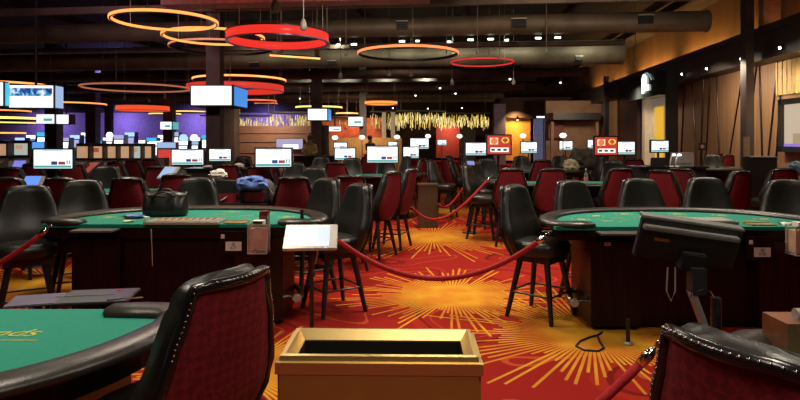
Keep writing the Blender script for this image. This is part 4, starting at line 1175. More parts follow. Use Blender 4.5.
MB().tube([(0.03, 0.03, -0.04), (0.05, 0.05, -0.15), (0.03, 0.08, -0.24)], 0.008, 6).build('cable', M_silver, tl)
for px, py, d, rz, lb, sc in ((168, 172.5, 7.9, -0.5, 'small blue-lit tilted tablet above the handbag', E_pale), (33, 181, 7.35, 0.1, 'small bright blue tablet between the far-left chairs', emis('tablet_deep_blue', (0.12, 0.30, 1.0), 1.1)),
                              (20, 164, 10.9, 0.2, 'violet-blue tilted tablet below the wide terminal', emis('tablet_violet', (0.25, 0.25, 0.9), 0.9)), (471, 163, 10.0, 0.3, 'tiny blue tablet right of the aisle below the wide monitor', emis('tablet_small_blue', (0.2, 0.3, 1.0), 0.9))):
    w = {168: 0.30, 33: 0.24, 20: 0.26, 471: 0.13}[px]
    z = PZ(py, d)
    t, R2 = tablet((PX(px, d), d, z), rz, math.radians(48), lb, w, w * 0.72, sc)
    MB().cyl((0, 0.03, -0.03), (0, 0.05, -z + 0.01), 0.016, 0.016, 8).build('post', M_black, t)
    MB().lathe([(0.002, 0.02), (0.13, 0.015), (0.14, 0), (0.002, 0)], (0, 0.05, -z), 14).build('base', M_black, t)
t = thing('table_topper', 'small blue sign screen standing above the big white monitor at far left', 'sign', (PX(38.5, 9.15), 9.15, PZ(145.5, 9.15)))
MB().box((0, 0.02, 0), (0.20, 0.05, 0.125)).build('case', M_black, t)
MB().box((0, -0.008, 0), (0.185, 0.01, 0.11)).build('screen', emis('topper_blue', (0.10, 0.35, 0.9), 1.0), t)
MB().cyl((0, 0.03, -0.06), (0, 0.03, -PZ(145.5, 9.15) + 0.01), 0.014, 0.014, 8).build('pole', M_black, t)
MB().lathe([(0.002, 0.02), (0.12, 0.015), (0.13, 0), (0.002, 0)], (0, 0.03, -PZ(145.5, 9.15)), 14).build('base', M_black, t)

# monitor seen from behind, on the near right table's dealer side
M_brown = mat('dark_brown_plastic', (0.022, 0.014, 0.013), 0.5, var=0.15)
D_ = 2.72
c = P(687, 243, D_)
t = thing('pit_monitor', 'dark tilted monitor seen from behind in front of the right table', 'monitor', c, 0)
R_ = Matrix.Rotation(math.radians(8), 4, 'Y') @ Matrix.Rotation(math.radians(14), 4, 'X')
MB().box((0, 0, 0), (0.475, 0.035, 0.195)).xf(R_).build('shell', M_brown, t, bevel=0.006)
MB().box((0, 0.012, 0.104), (0.48, 0.055, 0.014)).xf(R_).build('top_edge', M_grey, t, bevel=0.003)
MB().box((-0.01, -0.03, 0.062), (0.445, 0.035, 0.022)).xf(R_).build('rear_ledge', M_grey, t, bevel=0.004)
MB().box((-0.13, -0.020, 0.005), (0.07, 0.006, 0.014)).xf(R_).build('badge', mat('badge_orange', (0.32, 0.10, 0.03), 0.5, var=0.2), t)
MB().box((0, 0.022, 0), (0.46, 0.006, 0.18)).xf(R_).build('screen', mat('screen_off', (0.02, 0.022, 0.025), 0.1, var=0.1), t)
MB().box((0.02, -0.04, -0.07), (0.11, 0.06, 0.09)).xf(R_).build('mount', M_black, t, bevel=0.006)
MB().box((0.02, -0.05, -0.165), (0.065, 0.06, 0.12)).build('arm', M_black, t, bevel=0.006)
a1 = Vector((-0.005, -0.05, -0.215)); a2 = Vector((0.075, -0.05, -0.43))
m = MB(); mid = (a1 + a2) / 2; dirv = (a2 - a1).normalized()
m.box(mid, (0.055, 0.02, (a2 - a1).length), rot=dirv.to_track_quat('Z', 'Y').to_matrix()); m.build('support_bar', M_grey, t)
MB().cyl((0.075, -0.03, -0.40), (0.075, -0.03, -c.z + 0.01), 0.03, 0.03, 12).build('post', M_black, t, smooth=True)
MB().lathe([(0.002, 0.03), (0.19, 0.02), (0.20, 0.0), (0.002, 0.0)], (0.075, -0.03, -c.z), 18).build('base', M_black, t)
MB().tube([(-0.10, -0.02, -0.11), (-0.11, -0.03, -0.22), (-0.09, -0.03, -0.265), (-0.07, -0.03, -0.22), (-0.065, -0.02, -0.11)], 0.004, 6).build('cable', M_cable, t)
c2 = P(716, 312, 2.35)
t = thing('microphone_stand', 'black stand with a thin chrome wire, behind the bottom right chair', 'microphone', (c2.x, 2.35, 0))
MB().cyl((0, 0, 0.01), (0, 0, c2.z + 0.06), 0.022, 0.020, 12).build('post', M_blackgloss, t, smooth=True)
MB().lathe([(0.002, 0.0), (0.14, 0.0), (0.13, 0.018), (0.002, 0.022)], seg=14).build('base', M_black, t)
MB().tube([(0.0, 0, c2.z + 0.05), (-0.02, 0, c2.z + 0.085), (-0.05, 0, c2.z + 0.09), (-0.08, 0, c2.z + 0.075), (-0.10, 0, c2.z + 0.08), (-0.105, 0, c2.z + 0.06)], 0.004, 6).build('wire', M_chrome, t, smooth=True)

# ------------------------------------------------------------------ signs and boxes on the tables' fronts
def plate(px, py, d, number, label, iconx):
    c = P(px, py, d)
    t = thing('table_number_sign', label, 'sign', c)
    MB().box((0, 0.01, 0.02), (0.235, 0.012, 0.20)).build('backing', M_darkwood, t)
    MB().box((0.01, -0.002, -0.01), (0.138, 0.010, 0.078)).build('plate', M_plate, t)
    text('BJ\n' + number, 0.036, M_print, t, (0.01, -0.0075, -0.010), (PI / 2, 0, 0), sx=1.15)
    MB().box((-0.085, 0.0, 0.075), (0.03, 0.006, 0.035)).build('icon', M_plate, t)
    MB().tube([(-0.10, -0.001, 0.062), (-0.085, -0.004, 0.085), (-0.07, -0.001, 0.062)], 0.005, 5).build('icon', M_plate, t)
plate(232.5, 245, 5.06, '037', 'white BJ 037 number plate on the left table front', -1)
plate(761, 251, 4.91, '030', 'white BJ 030 number plate on the right table front', -1)
t = thing('inventory_tag', 'tiny pinkish tag on the left cabinet of the right table', 'tag', P(607.5, 244, 4.926))
MB().box((0, 0.0, 0), (0.05, 0.006, 0.028)).build('plate', mat('pink_tag', (0.45, 0.2, 0.18), 0.6, var=0.1), t)
MB().box((0, -0.0035, 0), (0.03, 0.002, 0.008)).build('stripe', M_print, t)
M_acryl = bpy.data.materials.new('clear_acrylic'); nt, N, L, b = nodes_of(M_acryl)
b.inputs['Base Color'].default_value = (0.9, 0.82, 0.78, 1); b.inputs['Roughness'].default_value = 0.08; b.inputs['Alpha'].default_value = 0.10
b.inputs['IOR'].default_value = 1.4
def drop_box(px, py, d, label, w=0.16, h=0.245, fill=(0.36, 0.085, 0.05)):
    c = P(px, py, d)
    t = thing('acrylic_drop_box', label, 'box', c)
    m = MB()
    for q in ((-w / 2, 0, 0, 0.006, 0.13, h), (w / 2, 0, 0, 0.006, 0.13, h), (0, -0.065, 0, w, 0.006, h), (0, 0, -h / 2, w, 0.13, 0.008)):
        m.box(q[:3], q[3:])
    m.build('acrylic_wall', M_acryl, t)
    m = MB()
    for x in (-w / 2, w / 2):
        m.box((x, -0.066, 0), (0.008, 0.008, h + 0.01)); m.box((x, 0.06, 0), (0.008, 0.008, h + 0.01))
    m.box((0, -0.066, -h / 2), (w, 0.010, 0.010)); m.box((0, -0.066, -h / 2 + 0.035), (w, 0.006, 0.006)); m.box((0, -0.066, h / 2), (w, 0.006, 0.008))
    m.build('polished_edge', mat('acrylic_edge', (0.40, 0.27, 0.22), 0.2, var=0.1), t)
    MB().box((0, 0.0, -0.01), (w * 0.86, 0.10, h * 0.78)).build('red_content', mat('drop_red_%d' % int(px), fill, 0.5, var=0.25, scale=14), t)
    MB().box((0, -0.056, 0.04), (w * 0.45, 0.004, 0.08)).build('label_square', mat('drop_label', (0.42, 0.16, 0.12), 0.5, var=0.1), t)
    MB().box((0.0, 0.0, h / 2 + 0.014), (w * 0.62, 0.08, 0.035)).build('lid', M_white, t, bevel=0.005)
    MB().box((0.0, -0.052, h / 2 + 0.018), (w * 0.5, 0.003, 0.022)).build('lid_slot', M_black, t)
    MB().lathe([(0.001, -0.012), (0.012, -0.008), (0.012, 0.004), (0.001, 0.006)], seg=8).xf(Matrix.Translation((-0.01, -0.075, -h / 2 + 0.03)) @ Matrix.Rotation(PI / 2, 4, 'X')).build('lock', M_chrome, t)
drop_box(259, 238, 5.014, 'clear box with red contents and white lid on the left table front')
drop_box(802, 240, 4.865, 'clear box with amber contents on the right table front at the edge', 0.19, 0.24, (0.42, 0.22, 0.08))

# dealer-side fittings of the left table
t = thing('chip_tray', 'long tan covered chip tray on the left table edge', 'chip tray', (PX(184, 5.17), 5.16, TZ))
MB().box((0, 0.06, 0.011), (0.66, 0.26, 0.022)).build('tray', M_silver, t, bevel=0.004)
MB().box((0, 0.07, 0.024), (0.62, 0.20, 0.008)).build('cover', mat('tray_cover', (0.30, 0.24, 0.17), 0.4, var=0.15), t)
m = MB()
for k in range(9):
    m.cyl((-0.25 + 0.062 * k, 0.13, 0.030), (-0.25 + 0.062 * k, 0.05, 0.030), 0.006, 0.006, 8)
o = m.build('chip_row', mat('chip_maroon', (0.20, 0.05, 0.03), 0.5, var=0.4, scale=40), t); o['kind'] = 'stuff'
t = thing('chip_tray', 'closed grey chip tray with papers on the right table, behind the monitor', 'chip tray', (PX(705, 5.0), 5.08, TZ))
MB().box((0, 0.06, 0.018), (0.60, 0.26, 0.036)).build('tray', M_grey, t, bevel=0.004)
MB().box((0, 0.06, 0.040), (0.56, 0.22, 0.008)).build('cover', mat('tray_cover_grey', (0.30, 0.29, 0.24), 0.4, var=0.1), t)
def sheet(px, d, rz, label, col, w=0.16, l=0.10, z=TZ, lift=0.012, cat='paper', name='paper_sheet', fold=0.02):
    t = MB(); rows = []
    for i in range(5):
        y = -l / 2 + l * i / 4
        rows.append([(x, y, lift * (0.4 + 0.6 * math.sin(i * 1.3 + x * 20)) + 0.004 + fold * max(0, abs(x) - w * 0.3)) for x in (-w / 2, -w / 4, 0, w / 4, w / 2)])
    t.grid(rows)
    o = t.build(name, mat('paper_' + label[:14].replace(' ', '_'), col, 0.7, var=0.08), smooth='all', loc=(PX(px, d), d, z), rz=rz)
    md = o.modifiers.new('solid', 'SOLIDIFY'); md.thickness = 0.002; md.offset = 1
    return tag(o, label, cat)
sheet(789, 5.10, 0.1, 'white folded paper slip lying on the right table', (0.72, 0.70, 0.58), 0.17, 0.08, lift=0.02)
sheet(129, 5.25, 0.2, 'pale yellow slip lying on the left table by the blue bag', (0.72, 0.70, 0.35), 0.09, 0.06)
t = thing('dealing_mat', 'low brown and yellow dealing mat on the right table', 'mat', (PX(761, 5.07), 5.09, TZ))
MB().box((0, 0, 0.006), (0.22, 0.13, 0.010)).build('board', mat('dealing_brown', (0.24, 0.15, 0.05), 0.6, var=0.3, scale=20), t)
MB().box((0, 0.05, 0.014), (0.22, 0.02, 0.008)).build('rim', mat('dealing_rim', (0.35, 0.27, 0.10), 0.5, var=0.1), t)
t = thing('dealing_mat', 'low brown and yellow dealing mat on the left table left of the clear box', 'mat', (PX(236, 5.18), 5.20, TZ))
MB().box((0, 0, 0.006), (0.20, 0.12, 0.010)).build('board', MATS['dealing_brown'], t)
MB().box((0, 0.05, 0.014), (0.20, 0.02, 0.008)).build('rim', MATS['dealing_rim'], t)
t = thing('discard_holder', 'upright maroon card holder on the left table above the clear box', 'card holder', (PX(264.5, 5.15), 5.15, TZ))
MB().box((0, 0, 0.055), (0.072, 0.10, 0.11)).build('holder', mat('maroon_acrylic', (0.10, 0.012, 0.015), 0.25, var=0.15), t, bevel=0.005)
MB().box((0, 0, 0.112), (0.05, 0.08, 0.006)).build('card_top', mat('card_back', (0.12, 0.02, 0.02), 0.5, var=0.1), t)
t = thing('card_scanner_post', 'thin black upright post on the right end of the left table', 'post', (PX(302, 5.2), 5.2, TZ))
MB().box((0, 0, 0.06), (0.028, 0.028, 0.12)).build('post', M_black, t, bevel=0.004)
MB().box((0, 0, 0.004), (0.07, 0.07, 0.008)).build('foot', M_black, t)
t = thing('plastic_cup', 'small white plastic cup beside the black handbag', 'cup', (PX(146.5, 5.32), 5.32, TZ))
MB().lathe([(0.002, 0.001), (0.022, 0.002), (0.026, 0.036), (0.023, 0.036), (0.019, 0.006), (0.002, 0.005)], seg=14).build('cup', M_white, t, smooth=True)
MB().lathe([(0.023, 0.034), (0.028, 0.036), (0.028, 0.039), (0.023, 0.039)], seg=14).build('rim', M_white, t, smooth=True)
# blue plastic bag
def crumple(name, label, cat, loc, s, m_, seed, rz=0, sub=3, rough=0.35, zmin=0.0):
    r_ = random.Random(seed)
    bm = bmesh.new(); bmesh.ops.create_icosphere(bm, subdivisions=sub, radius=1)
    ph = [(Vector((r_.uniform(-1, 1), r_.uniform(-1, 1), r_.uniform(-1, 1))).normalized(), r_.uniform(2, 7), r_.uniform(0, 6)) for _ in range(9)]
    for v in bm.verts:
        f = 1 + rough * sum(abs(math.sin(p.dot(v.co) * k + q)) - 0.6 for p, k, q in ph) / 3
        v.co = Vector((v.co.x * s[0] * f, v.co.y * s[1] * f, max(zmin, (v.co.z * f * 0.5 + 0.5) * s[2])))
    mb = MB(); mb.bm.free(); mb.bm = bm
    o = mb.build(name, m_, None, smooth=True, loc=loc, rz=rz)
    return tag(o, label, cat) if label else o
crumple('plastic_bag', 'small crumpled blue plastic bag left of the black handbag', 'bag', (PX(134, 5.5), 5.5, TZ), (0.10, 0.05, 0.04), mat('blue_plastic', (0.05, 0.14, 0.36), 0.4, var=0.3), 4)

# black handbag on the left table
M_hb = mat('handbag_leather', (0.016, 0.015, 0.013), 0.34, var=0.3, scale=12, bump=0.25, bscale=25)
t = thing('handbag', 'black slouchy leather handbag standing on the left green table', 'handbag', (PX(165.5, 5.66), 5.66, TZ + 0.003), 0.05)
m = MB(); rings = []; r_ = random.Random(11)
for i, (z, sx_, sy_) in enumerate(((0.0, 0.195, 0.085), (0.02, 0.212, 0.095), (0.07, 0.215, 0.098), (0.12, 0.205, 0.085), (0.165, 0.205, 0.065), (0.20, 0.212, 0.045), (0.222, 0.205, 0.025))):
    r = []
    for k in range(36):
        a = 2 * PI * k / 36; ca, sa = math.cos(a), math.sin(a); n = 2 / 3.2
        fold = 1 + (0.10 * math.sin(k * 1.7 + i * 0.5) + 0.08 * math.sin(k * 2.9 - i)) * (1 if z > 0.1 else 0.25)
        sag = 0.018 * math.sin(k * 0.9 + 1) * (z > 0.15)
        r.append((sx_ * math.copysign(abs(ca) ** n, ca), sy_ * fold * math.copysign(abs(sa) ** n, sa), z + sag))
    rings.append(r)
m.loft(rings); m.build('bag_body', M_hb, t, smooth='all')
for y_, h_ in ((-0.055, 0.055), (0.04, 0.075)):
    m = MB(); m.tube([(-0.11 + 0.22 * i / 10, y_ - 0.02 * math.sin(PI * i / 10), 0.185 + h_ * math.sin(PI * i / 10)) for i in range(11)], 0.010, 8); m.build('handle', M_hb, t, smooth='all')
m = MB(); m.tube([(-0.2, -0.03, 0.195), (-0.1, -0.045, 0.205), (0.05, -0.04, 0.19), (0.2, -0.03, 0.21)], 0.007, 6); m.build('zip_edge', mat('zip_grey', (0.16, 0.15, 0.14), 0.3, 0.6, var=0.1), t, smooth='all')

# cart with bags and clothes behind the left table
ct = thing('service_cart', 'low black cart under the piled bags behind the left table', 'cart', (-1.945, 7.02, 0))
MB().box((0, 0, 0.86), (0.74, 0.40, 0.03)).build('cart_top', M_black, ct, bevel=0.005)
for sx_ in (-1, 1):
    for sy_ in (-1, 1):
        MB().cyl((sx_ * 0.34, sy_ * 0.16, 0.0), (sx_ * 0.34, sy_ * 0.16, 0.85), 0.018, 0.018, 8).build('leg', M_black, ct)
MB().box((0, 0, 0.3), (0.70, 0.36, 0.02)).build('lower_shelf', M_black, ct)
ZC = 0.877
bx = PX(218, 6.7)
t = thing('tote_bag', 'black tote bag with a red lower half and white piping in the pile', 'bag', (-2.16, 6.98, ZC))
M_tote = mat('tote_red', (0.22, 0.012, 0.022), 0.45, var=0.2)
m = MB(); m.prism([(x * 0.20, y * 0.11) for x, y in ((-1, -0.7), (-0.85, -1), (0.85, -1), (1, -0.7), (1, 0.7), (0.85, 1), (-0.85, 1), (-1, 0.7))], 0, 0.11); m.build('bag_body', M_tote, t)
m = MB(); m.prism([(x * 0.195, y * 0.105) for x, y in ((-1, -0.7), (-0.85, -1), (0.85, -1), (1, -0.7), (1, 0.7), (0.85, 1), (-0.85, 1), (-1, 0.7))], 0.11, 0.26); m.build('flap', M_black, t, bevel=0.02)
m = MB(); m.tube([(-0.10 + 0.2 * i / 12, -0.118, 0.075 - 0.05 * math.sin(PI * i / 12)) for i in range(13)], 0.005, 6); m.build('piping', M_white, t, smooth='all')
m = MB(); m.tube([(-0.19, -0.11, 0.01), (-0.21, -0.12, 0.015), (-0.17, -0.125, 0.012), (-0.14, -0.12, 0.01)], 0.010, 6); m.build('zip_pull', M_white, t, smooth='all')
crumple('cloth_cap', 'crumpled white cloth cap on top of the black and red tote bag', 'cap', (-2.20, 6.98, ZC + 0.262), (0.095, 0.08, 0.13), mat('cap_cloth', (0.62, 0.58, 0.50), 0.8, var=0.12), 21, rough=0.45)
t = thing('duffel_bag', 'dark grey rounded bag with a red front pocket under the blue shirt', 'bag', (-1.73, 7.0, ZC))
m = MB(); rings = []
for z, sx_, sy_ in ((0, 0.20, 0.11), (0.03, 0.225, 0.125), (0.14, 0.225, 0.125), (0.22, 0.20, 0.11), (0.27, 0.14, 0.08), (0.285, 0.06, 0.03)):
    rings.append([(sx_ * math.cos(2 * PI * k / 24), sy_ * math.sin(2 * PI * k / 24), z) for k in range(24)])
m.loft(rings); m.build('bag_body', mat('duffel_grey', (0.05, 0.042, 0.042), 0.6, var=0.2), t, smooth='all')
m = MB(); m.box((0.0, -0.128, 0.07), (0.22, 0.03, 0.11)); m.build('pocket', M_tote, t, bevel=0.012)
m = MB(); m.tube([(0.05, -0.06, 0.27), (0.14, -0.09, 0.20), (0.21, -0.10, 0.10), (0.24, -0.08, 0.03)], 0.008, 6); m.build('strap', M_grey, t, smooth='all')
crumple('folded_shirt', 'crumpled blue and white shirt thrown over the grey bag', 'shirt', (-1.76, 6.86, ZC + 0.15), (0.17, 0.09, 0.17), mat('shirt_blue', (0.10, 0.19, 0.50), 0.8, var=0.5, scale=10), 31, rough=0.5)

# dark folded board and pad at the near left table
t = thing('covered_layout_board', 'dark flat board lying tilted past the near left table edge', 'board', (PX(92, 2.9), 2.92, 0.845), 0.15)
MB().box((0.02, 0, 0), (0.34, 0.24, 0.016)).xf(Matrix.Rotation(math.radians(1), 4, 'X')).build('panel', mat('slate_plastic', (0.030, 0.030, 0.032), 0.32, var=0.2, scale=12), t, bevel=0.004)
MB().box((0.10, 0.08, 0.010), (0.03, 0.02, 0.003)).build('red_mark', M_rope, t)
MB().tube([(0.10, -0.12, 0.012), (0.18, -0.11, 0.014), (0.26, -0.09, 0.013)], 0.004, 6).build('chrome_strip', M_chrome, t)
MB().box((-0.04, 0.0, 0.011), (0.28, 0.006, 0.002)).build('printed_line', M_grey, t)
MB().cyl((0.05, 0.02, -0.012), (0.05, 0.02, -0.835), 0.03, 0.03, 10).build('post', M_black, t)
MB().lathe([(0.002, -0.825), (0.15, -0.835), (0.16, -0.845), (0.002, -0.845)], (0.05, 0.02, 0), 14).build('base', M_black, t)
t = thing('slanted_pad', 'violet-grey slanted pad left of the dark flat board', 'pad', (PX(33, 2.83), 2.86, 0.845), 0.3)
MB().box((0, 0, 0), (0.24, 0.18, 0.012)).xf(Matrix.Rotation(math.radians(2), 4, 'X')).build('pad', mat('violet_grey', (0.09, 0.075, 0.12), 0.6, var=0.15), t, bevel=0.004)
MB().cyl((0, 0.02, -0.01), (0, 0.02, -0.835), 0.02, 0.02, 10).build('post', M_black, t)
MB().lathe([(0.002, -0.825), (0.10, -0.835), (0.11, -0.845), (0.002, -0.845)], (0, 0.02, 0), 14).build('base', M_black, t)
# the gold script on the near left felt belongs to that table
lw = text('Sands', 0.115, M_yprint, T3, (0, 0, 0), (0, 0, PI), shear=0.35, extrude=0.0006, align='RIGHT', sx=1.15)
def on_T3(x, y): return (-(x + 2.15), -(y - 2.58))
X_, Y_ = on_T3(PX(40, 2.27), 2.26)
lw.location = (X_, Y_, TZ + 0.001)
m = MB(); xa, ya = on_T3(PX(36, 2.17), 2.18); m.box((xa + 0.26, ya, TZ + 0.001), (0.52, 0.006, 0.001)); m.build('lettering_underline', M_yprint, T3)
# acrylic and wood box on the near right felt
t = thing('chip_box', 'wooden box with a clear tube on the near right green felt', 'box', (PX(795, 2.05), 2.07, TZ))
MB().box((0.02, 0, 0.06), (0.16, 0.14, 0.12)).build('box', mat('amber_wood', (0.20, 0.07, 0.025), 0.35, var=0.3, scale=10), t, bevel=0.004)
MB().box((0.06, -0.02, 0.10), (0.14, 0.06, 0.05)).build('clear_tube', M_acryl, t)
MB().cyl((0.0, -0.02, 0.14), (0.14, -0.02, 0.14), 0.02, 0.02, 10).build('roller', M_silver, t, smooth=True)

# ------------------------------------------------------------------ gold-framed receptacle at the bottom centre
t = thing('gold_receptacle', 'gold framed open bin at the bottom centre with dark inside', 'bin', (PX(381, 1.97), 1.985, 0), -0.02)
zt = 0.95; w, l = 0.665, 0.30
def frame_ring(mb, w, l, z, inset, zi):
    pass
m = MB()
prof = [(0.0, -0.055), (0.0, -0.018), (0.012, -0.016), (0.014, 0.0), (0.028, 0.002), (0.052, -0.030), (0.052, -0.034), (0.03, -0.034)]
rings = []
for sx_, sy_ in ((-1, -1), (1, -1), (1, 1), (-1, 1)):
    rings.append([(sx_ * (w / 2 - i), sy_ * (l / 2 - i), zt + z) for i, z in prof])
m.loft(rings, closed=True); m.build('rim', M_gold, t)
m = MB()
for q in ((0, -l / 2 + 0.012, w - 0.03, 0.02), (0, l / 2 - 0.012, w - 0.03, 0.02), (-w / 2 + 0.016, 0, 0.02, l - 0.03), (w / 2 - 0.016, 0, 0.02, l - 0.03)):
    m.box((q[0], q[1], 0.45), (q[2], q[3], 0.89))
m.build('casing', M_goldside, t)
m = MB()
for q in ((0, -l / 2 + 0.05, w - 0.10, 0.006), (0, l / 2 - 0.05, w - 0.10, 0.006), (-w / 2 + 0.05, 0, 0.006, l - 0.10), (w / 2 - 0.05, 0, 0.006, l - 0.10)):
    m.box((q[0], q[1], 0.758), (q[2], q[3], 0.315))
m.build('inner_liner', M_black, t)
m = MB(); m.box((0, 0, 0.03), (w + 0.02, l + 0.02, 0.06)); m.build('plinth', M_black, t, bevel=0.005)
m = MB(); rows = []
r_ = random.Random(5)
m2 = MB()
for i in range(15):
    rows.append([(-0.285 + 0.57 * i / 14, -0.115 + 0.23 * j / 8, 0.83 + r_.uniform(-0.02, 0.02)) for j in range(9)])
m2.grid(rows); m2.build('bag_liner', mat('liner_black', (0.006, 0.006, 0.006), 0.16, var=0.2), t, smooth='all')

# ------------------------------------------------------------------ velvet ropes
def rope(a, b, sag, label, r=0.022, n=24, hooks=(1, 1), skew=0.0):
    a, b = Vector(a), Vector(b)
    t = thing('velvet_rope', label, 'rope', (a + b) / 2, 0, 'red velvet barrier ropes')
    o_ = (a + b) / 2
    pts = []
    for i in range(n + 1):
        f = i / n
        p = a.lerp(b, f) - o_
        p.z -= sag * 4 * f * (1 - f) * (1 + skew * (0.5 - f))
        pts.append(p)
    MB().tube(pts, r, 10).build('cord', M_rope, t, smooth='all')
    for k, (p, q) in enumerate(((pts[0], pts[1]), (pts[-1], pts[-2]))):
        if not hooks[k]: continue
        d = (q - p).normalized()
        m = MB(); m.tube([p - d * 0.035, p - d * 0.01, p + d * 0.04], r * 1.1, 10, rr=[r * 0.75, r * 1.2, r * 1.2]); m.build('end_ferrule', M_chrome, t, smooth='all')
        m = MB(); e = p - d * 0.035
        s_ = d.cross(Vector((0, 0, 1))).normalized()
        m.tube([e, e - d * 0.02 + Vector((0, 0, 0.015)), e - d * 0.045 + Vector((0, 0, 0.012)), e - d * 0.05 - Vector((0, 0, 0.010))], 0.006, 6); m.build('hook', M_chrome, t, smooth='all')
rope((PX(335, 5.02), 5.02, 0.78), (PX(541, 4.83), 4.83, 0.80), 0.34, 'red velvet rope spanning the aisle between the left and right tables')
rope((PX(45, 4.95), 4.93, 0.845), (-4.9, 4.6, 0.84), 0.42, 'red velvet rope leaving the left table toward the left edge')
rope((PX(650, 2.15), 2.17, 0.83), (-0.78, 2.35, 0.82), 0.50, 'red velvet rope with a chrome end by the bottom right chair', r=0.017)
rope((PX(410, 9.0), 9.0, 0.60), (PX(489, 9.4), 9.4, 0.98), 0.36, 'red velvet rope sagging across the wooden box to the right tables', skew=0.8)
rope((PX(436, 11.2), 11.2, 0.42), (PX(466, 11.4), 11.4, 0.75), 0.22, 'red velvet rope running behind the wooden box', skew=0.8)
rope((PX(437, 14), 14.2, 0.46), (PX(455, 14), 14.2, 0.62), 0.10, 'farthest short red velvet rope beyond the wooden box')

# wooden box stand in the aisle
t = thing('wooden_podium', 'plain brown wooden box standing in the aisle', 'podium', (PX(428, 10.55), 10.75, 0))
M_pod = wood('podium_brown', (0.050, 0.026, 0.012), (0.085, 0.046, 0.022), 0.5)
MB().box((0, 0, 0.39), (0.355, 0.355, 0.78)).build('box', M_pod, t, bevel=0.006)
MB().box((0, 0, 0.79), (0.375, 0.375, 0.025)).build('top', M_pod, t, bevel=0.005)

# cables
def cable(pts, r, label, mt_=M_black, cat='cable', name='power_cable'):
    m = MB(); m.tube(pts, r, 8)
    return tag(m.build(name, mt_, smooth='all'), label, cat)
def fl(px, py): d = F_PX * EYE / (py - HZ); return Vector((PX(px, d), d, 0.008))
cp = [fl(598, 336), fl(590, 338), fl(580, 342), fl(576, 347), fl(584, 351), fl(598, 352), fl(604, 349), fl(600, 343), fl(597, 336), fl(602, 333)]
cable(cp, 0.008, 'black power cable looped on the carpet by the right table')
a = P(151, 229, 5.05) - Vector(T1.location); b_ = P(152.5, 266, 5.05) - Vector(T1.location)
MB().tube([a, a.lerp(b_, 0.5) + Vector((0.004, -0.004, 0)), b_], 0.004, 6).build('hanging_cord', M_silver, T1)
q = fl(628, 344) - Vector(T2.location)
m = MB(); m.cyl((q.x, q.y, 0.02), (q.x, q.y, 0.20), 0.015, 0.018, 10); lf = m.build('levelling_foot', M_black, T2, smooth=True)
MB().lathe([(0.002, 0.022), (0.035, 0.016), (0.04, 0), (0.002, 0)], (q.x, q.y, 0), 14).build('foot_disc', M_silver, lf, smooth='all')
# dark counter at the right with its lamps and screens
t = thing('pit_counter', 'dark counter block with papers under the yellow doorway', 'counter', (PX(672, 10.1), 10.3, 0), 0)
MB().box((0, 0, 0.56), (1.15, 0.5, 1.12)).build('body', M_black, t, bevel=0.01)
MB().box((0, 0, 1.135), (1.22, 0.58, 0.03)).build('worktop', M_blackgloss, t, bevel=0.005)
CT = 1.151
t = thing('printer_box', 'grey box-shaped printer on the dark counter', 'printer', (PX(683.5, 10.3), 10.35, CT))
MB().box((0, 0, 0.12), (0.30, 0.25, 0.24)).build('body', mat('warm_grey', (0.22, 0.17, 0.145), 0.6, var=0.1), t, bevel=0.01)
MB().box((0, -0.128, 0.06), (0.24, 0.01, 0.03)).build('slot', M_grey, t)
for px, lb in ((671, 'left small curved white desk lamp beside the grey printer'), (676.5, 'right small curved white desk lamp beside the grey printer')):
    t = thing('desk_lamp', lb, 'lamp', (PX(px, 10.15), 10.13, CT), 0, 'curved desk lamps')
    MB().lathe([(0.001, 0.012), (0.035, 0.01), (0.04, 0), (0.001, 0)], seg=12).build('base', M_white, t)
    MB().tube([(-0.03, 0, 0.01), (-0.02, 0, 0.10), (0.0, 0, 0.17), (0.03, -0.01, 0.205)], 0.010, 8).build('stem', M_white, t, smooth='all')
    MB().lathe([(0.001, -0.02), (0.03, -0.015), (0.03, 0.01), (0.001, 0.018)], (0.035, -0.015, 0.205), 10).build('bulb', emis('lamp_cold', (0.75, 0.85, 1.0), 5), t, smooth='all')
t = thing('laptop', 'dark open laptop in front of the counter monitor', 'laptop', (PX(656, 10.15), 10.18, CT))
MB().box((0, 0, 0.008), (0.26, 0.18, 0.014)).build('keyboard', M_black, t)
MB().box((0, -0.10, 0.09), (0.26, 0.01, 0.16)).xf(Matrix.Rotation(math.radians(6), 4, 'X')).build('screen_lid', mat('laptop_blue_black', (0.018, 0.02, 0.03), 0.4, var=0.1), t)
t = thing('laptop', 'dark open laptop before the third white monitor by the tall column', 'laptop', (PX(219, 11.0), 11.0, 1.08))
MB().box((0, 0, 0.008), (0.20, 0.16, 0.014)).build('keyboard', M_black, t)
MB().box((0, -0.08, 0.07), (0.20, 0.01, 0.12)).build('screen_lid', MATS['laptop_blue_black'], t)
t = thing('pit_counter', 'dark counter behind the piled clothes at centre left', 'counter', (PX(222, 11.0), 11.1, 0))
MB().box((0, 0, 0.52), (1.25, 0.5, 1.04)).build('body', M_black, t, bevel=0.01)
MB().box((0, 0, 1.06), (1.32, 0.58, 0.04)).build('worktop', M_blackgloss, t, bevel=0.005)
crumple('paper_pile', 'white crumpled papers on the dark counter left of the laptop', 'paper', (PX(209, 11.0), 10.98, 1.08), (0.10, 0.08, 0.05), M_white, 41)
crumple('paper_towel', 'white crumpled cloth on the dark counter right of the laptop', 'cloth', (PX(239, 11.0), 11.0, 1.08), (0.09, 0.08, 0.09), M_white, 43)
t = thing('wall_notice', 'small black square notice on a post before the tan wall', 'sign', (PX(702, 14.9), 14.9, 0))
zc = PZ(146.5, 15.0)
MB().box((0, 0, zc), (0.17, 0.03, 0.20)).build('board', M_black, t)
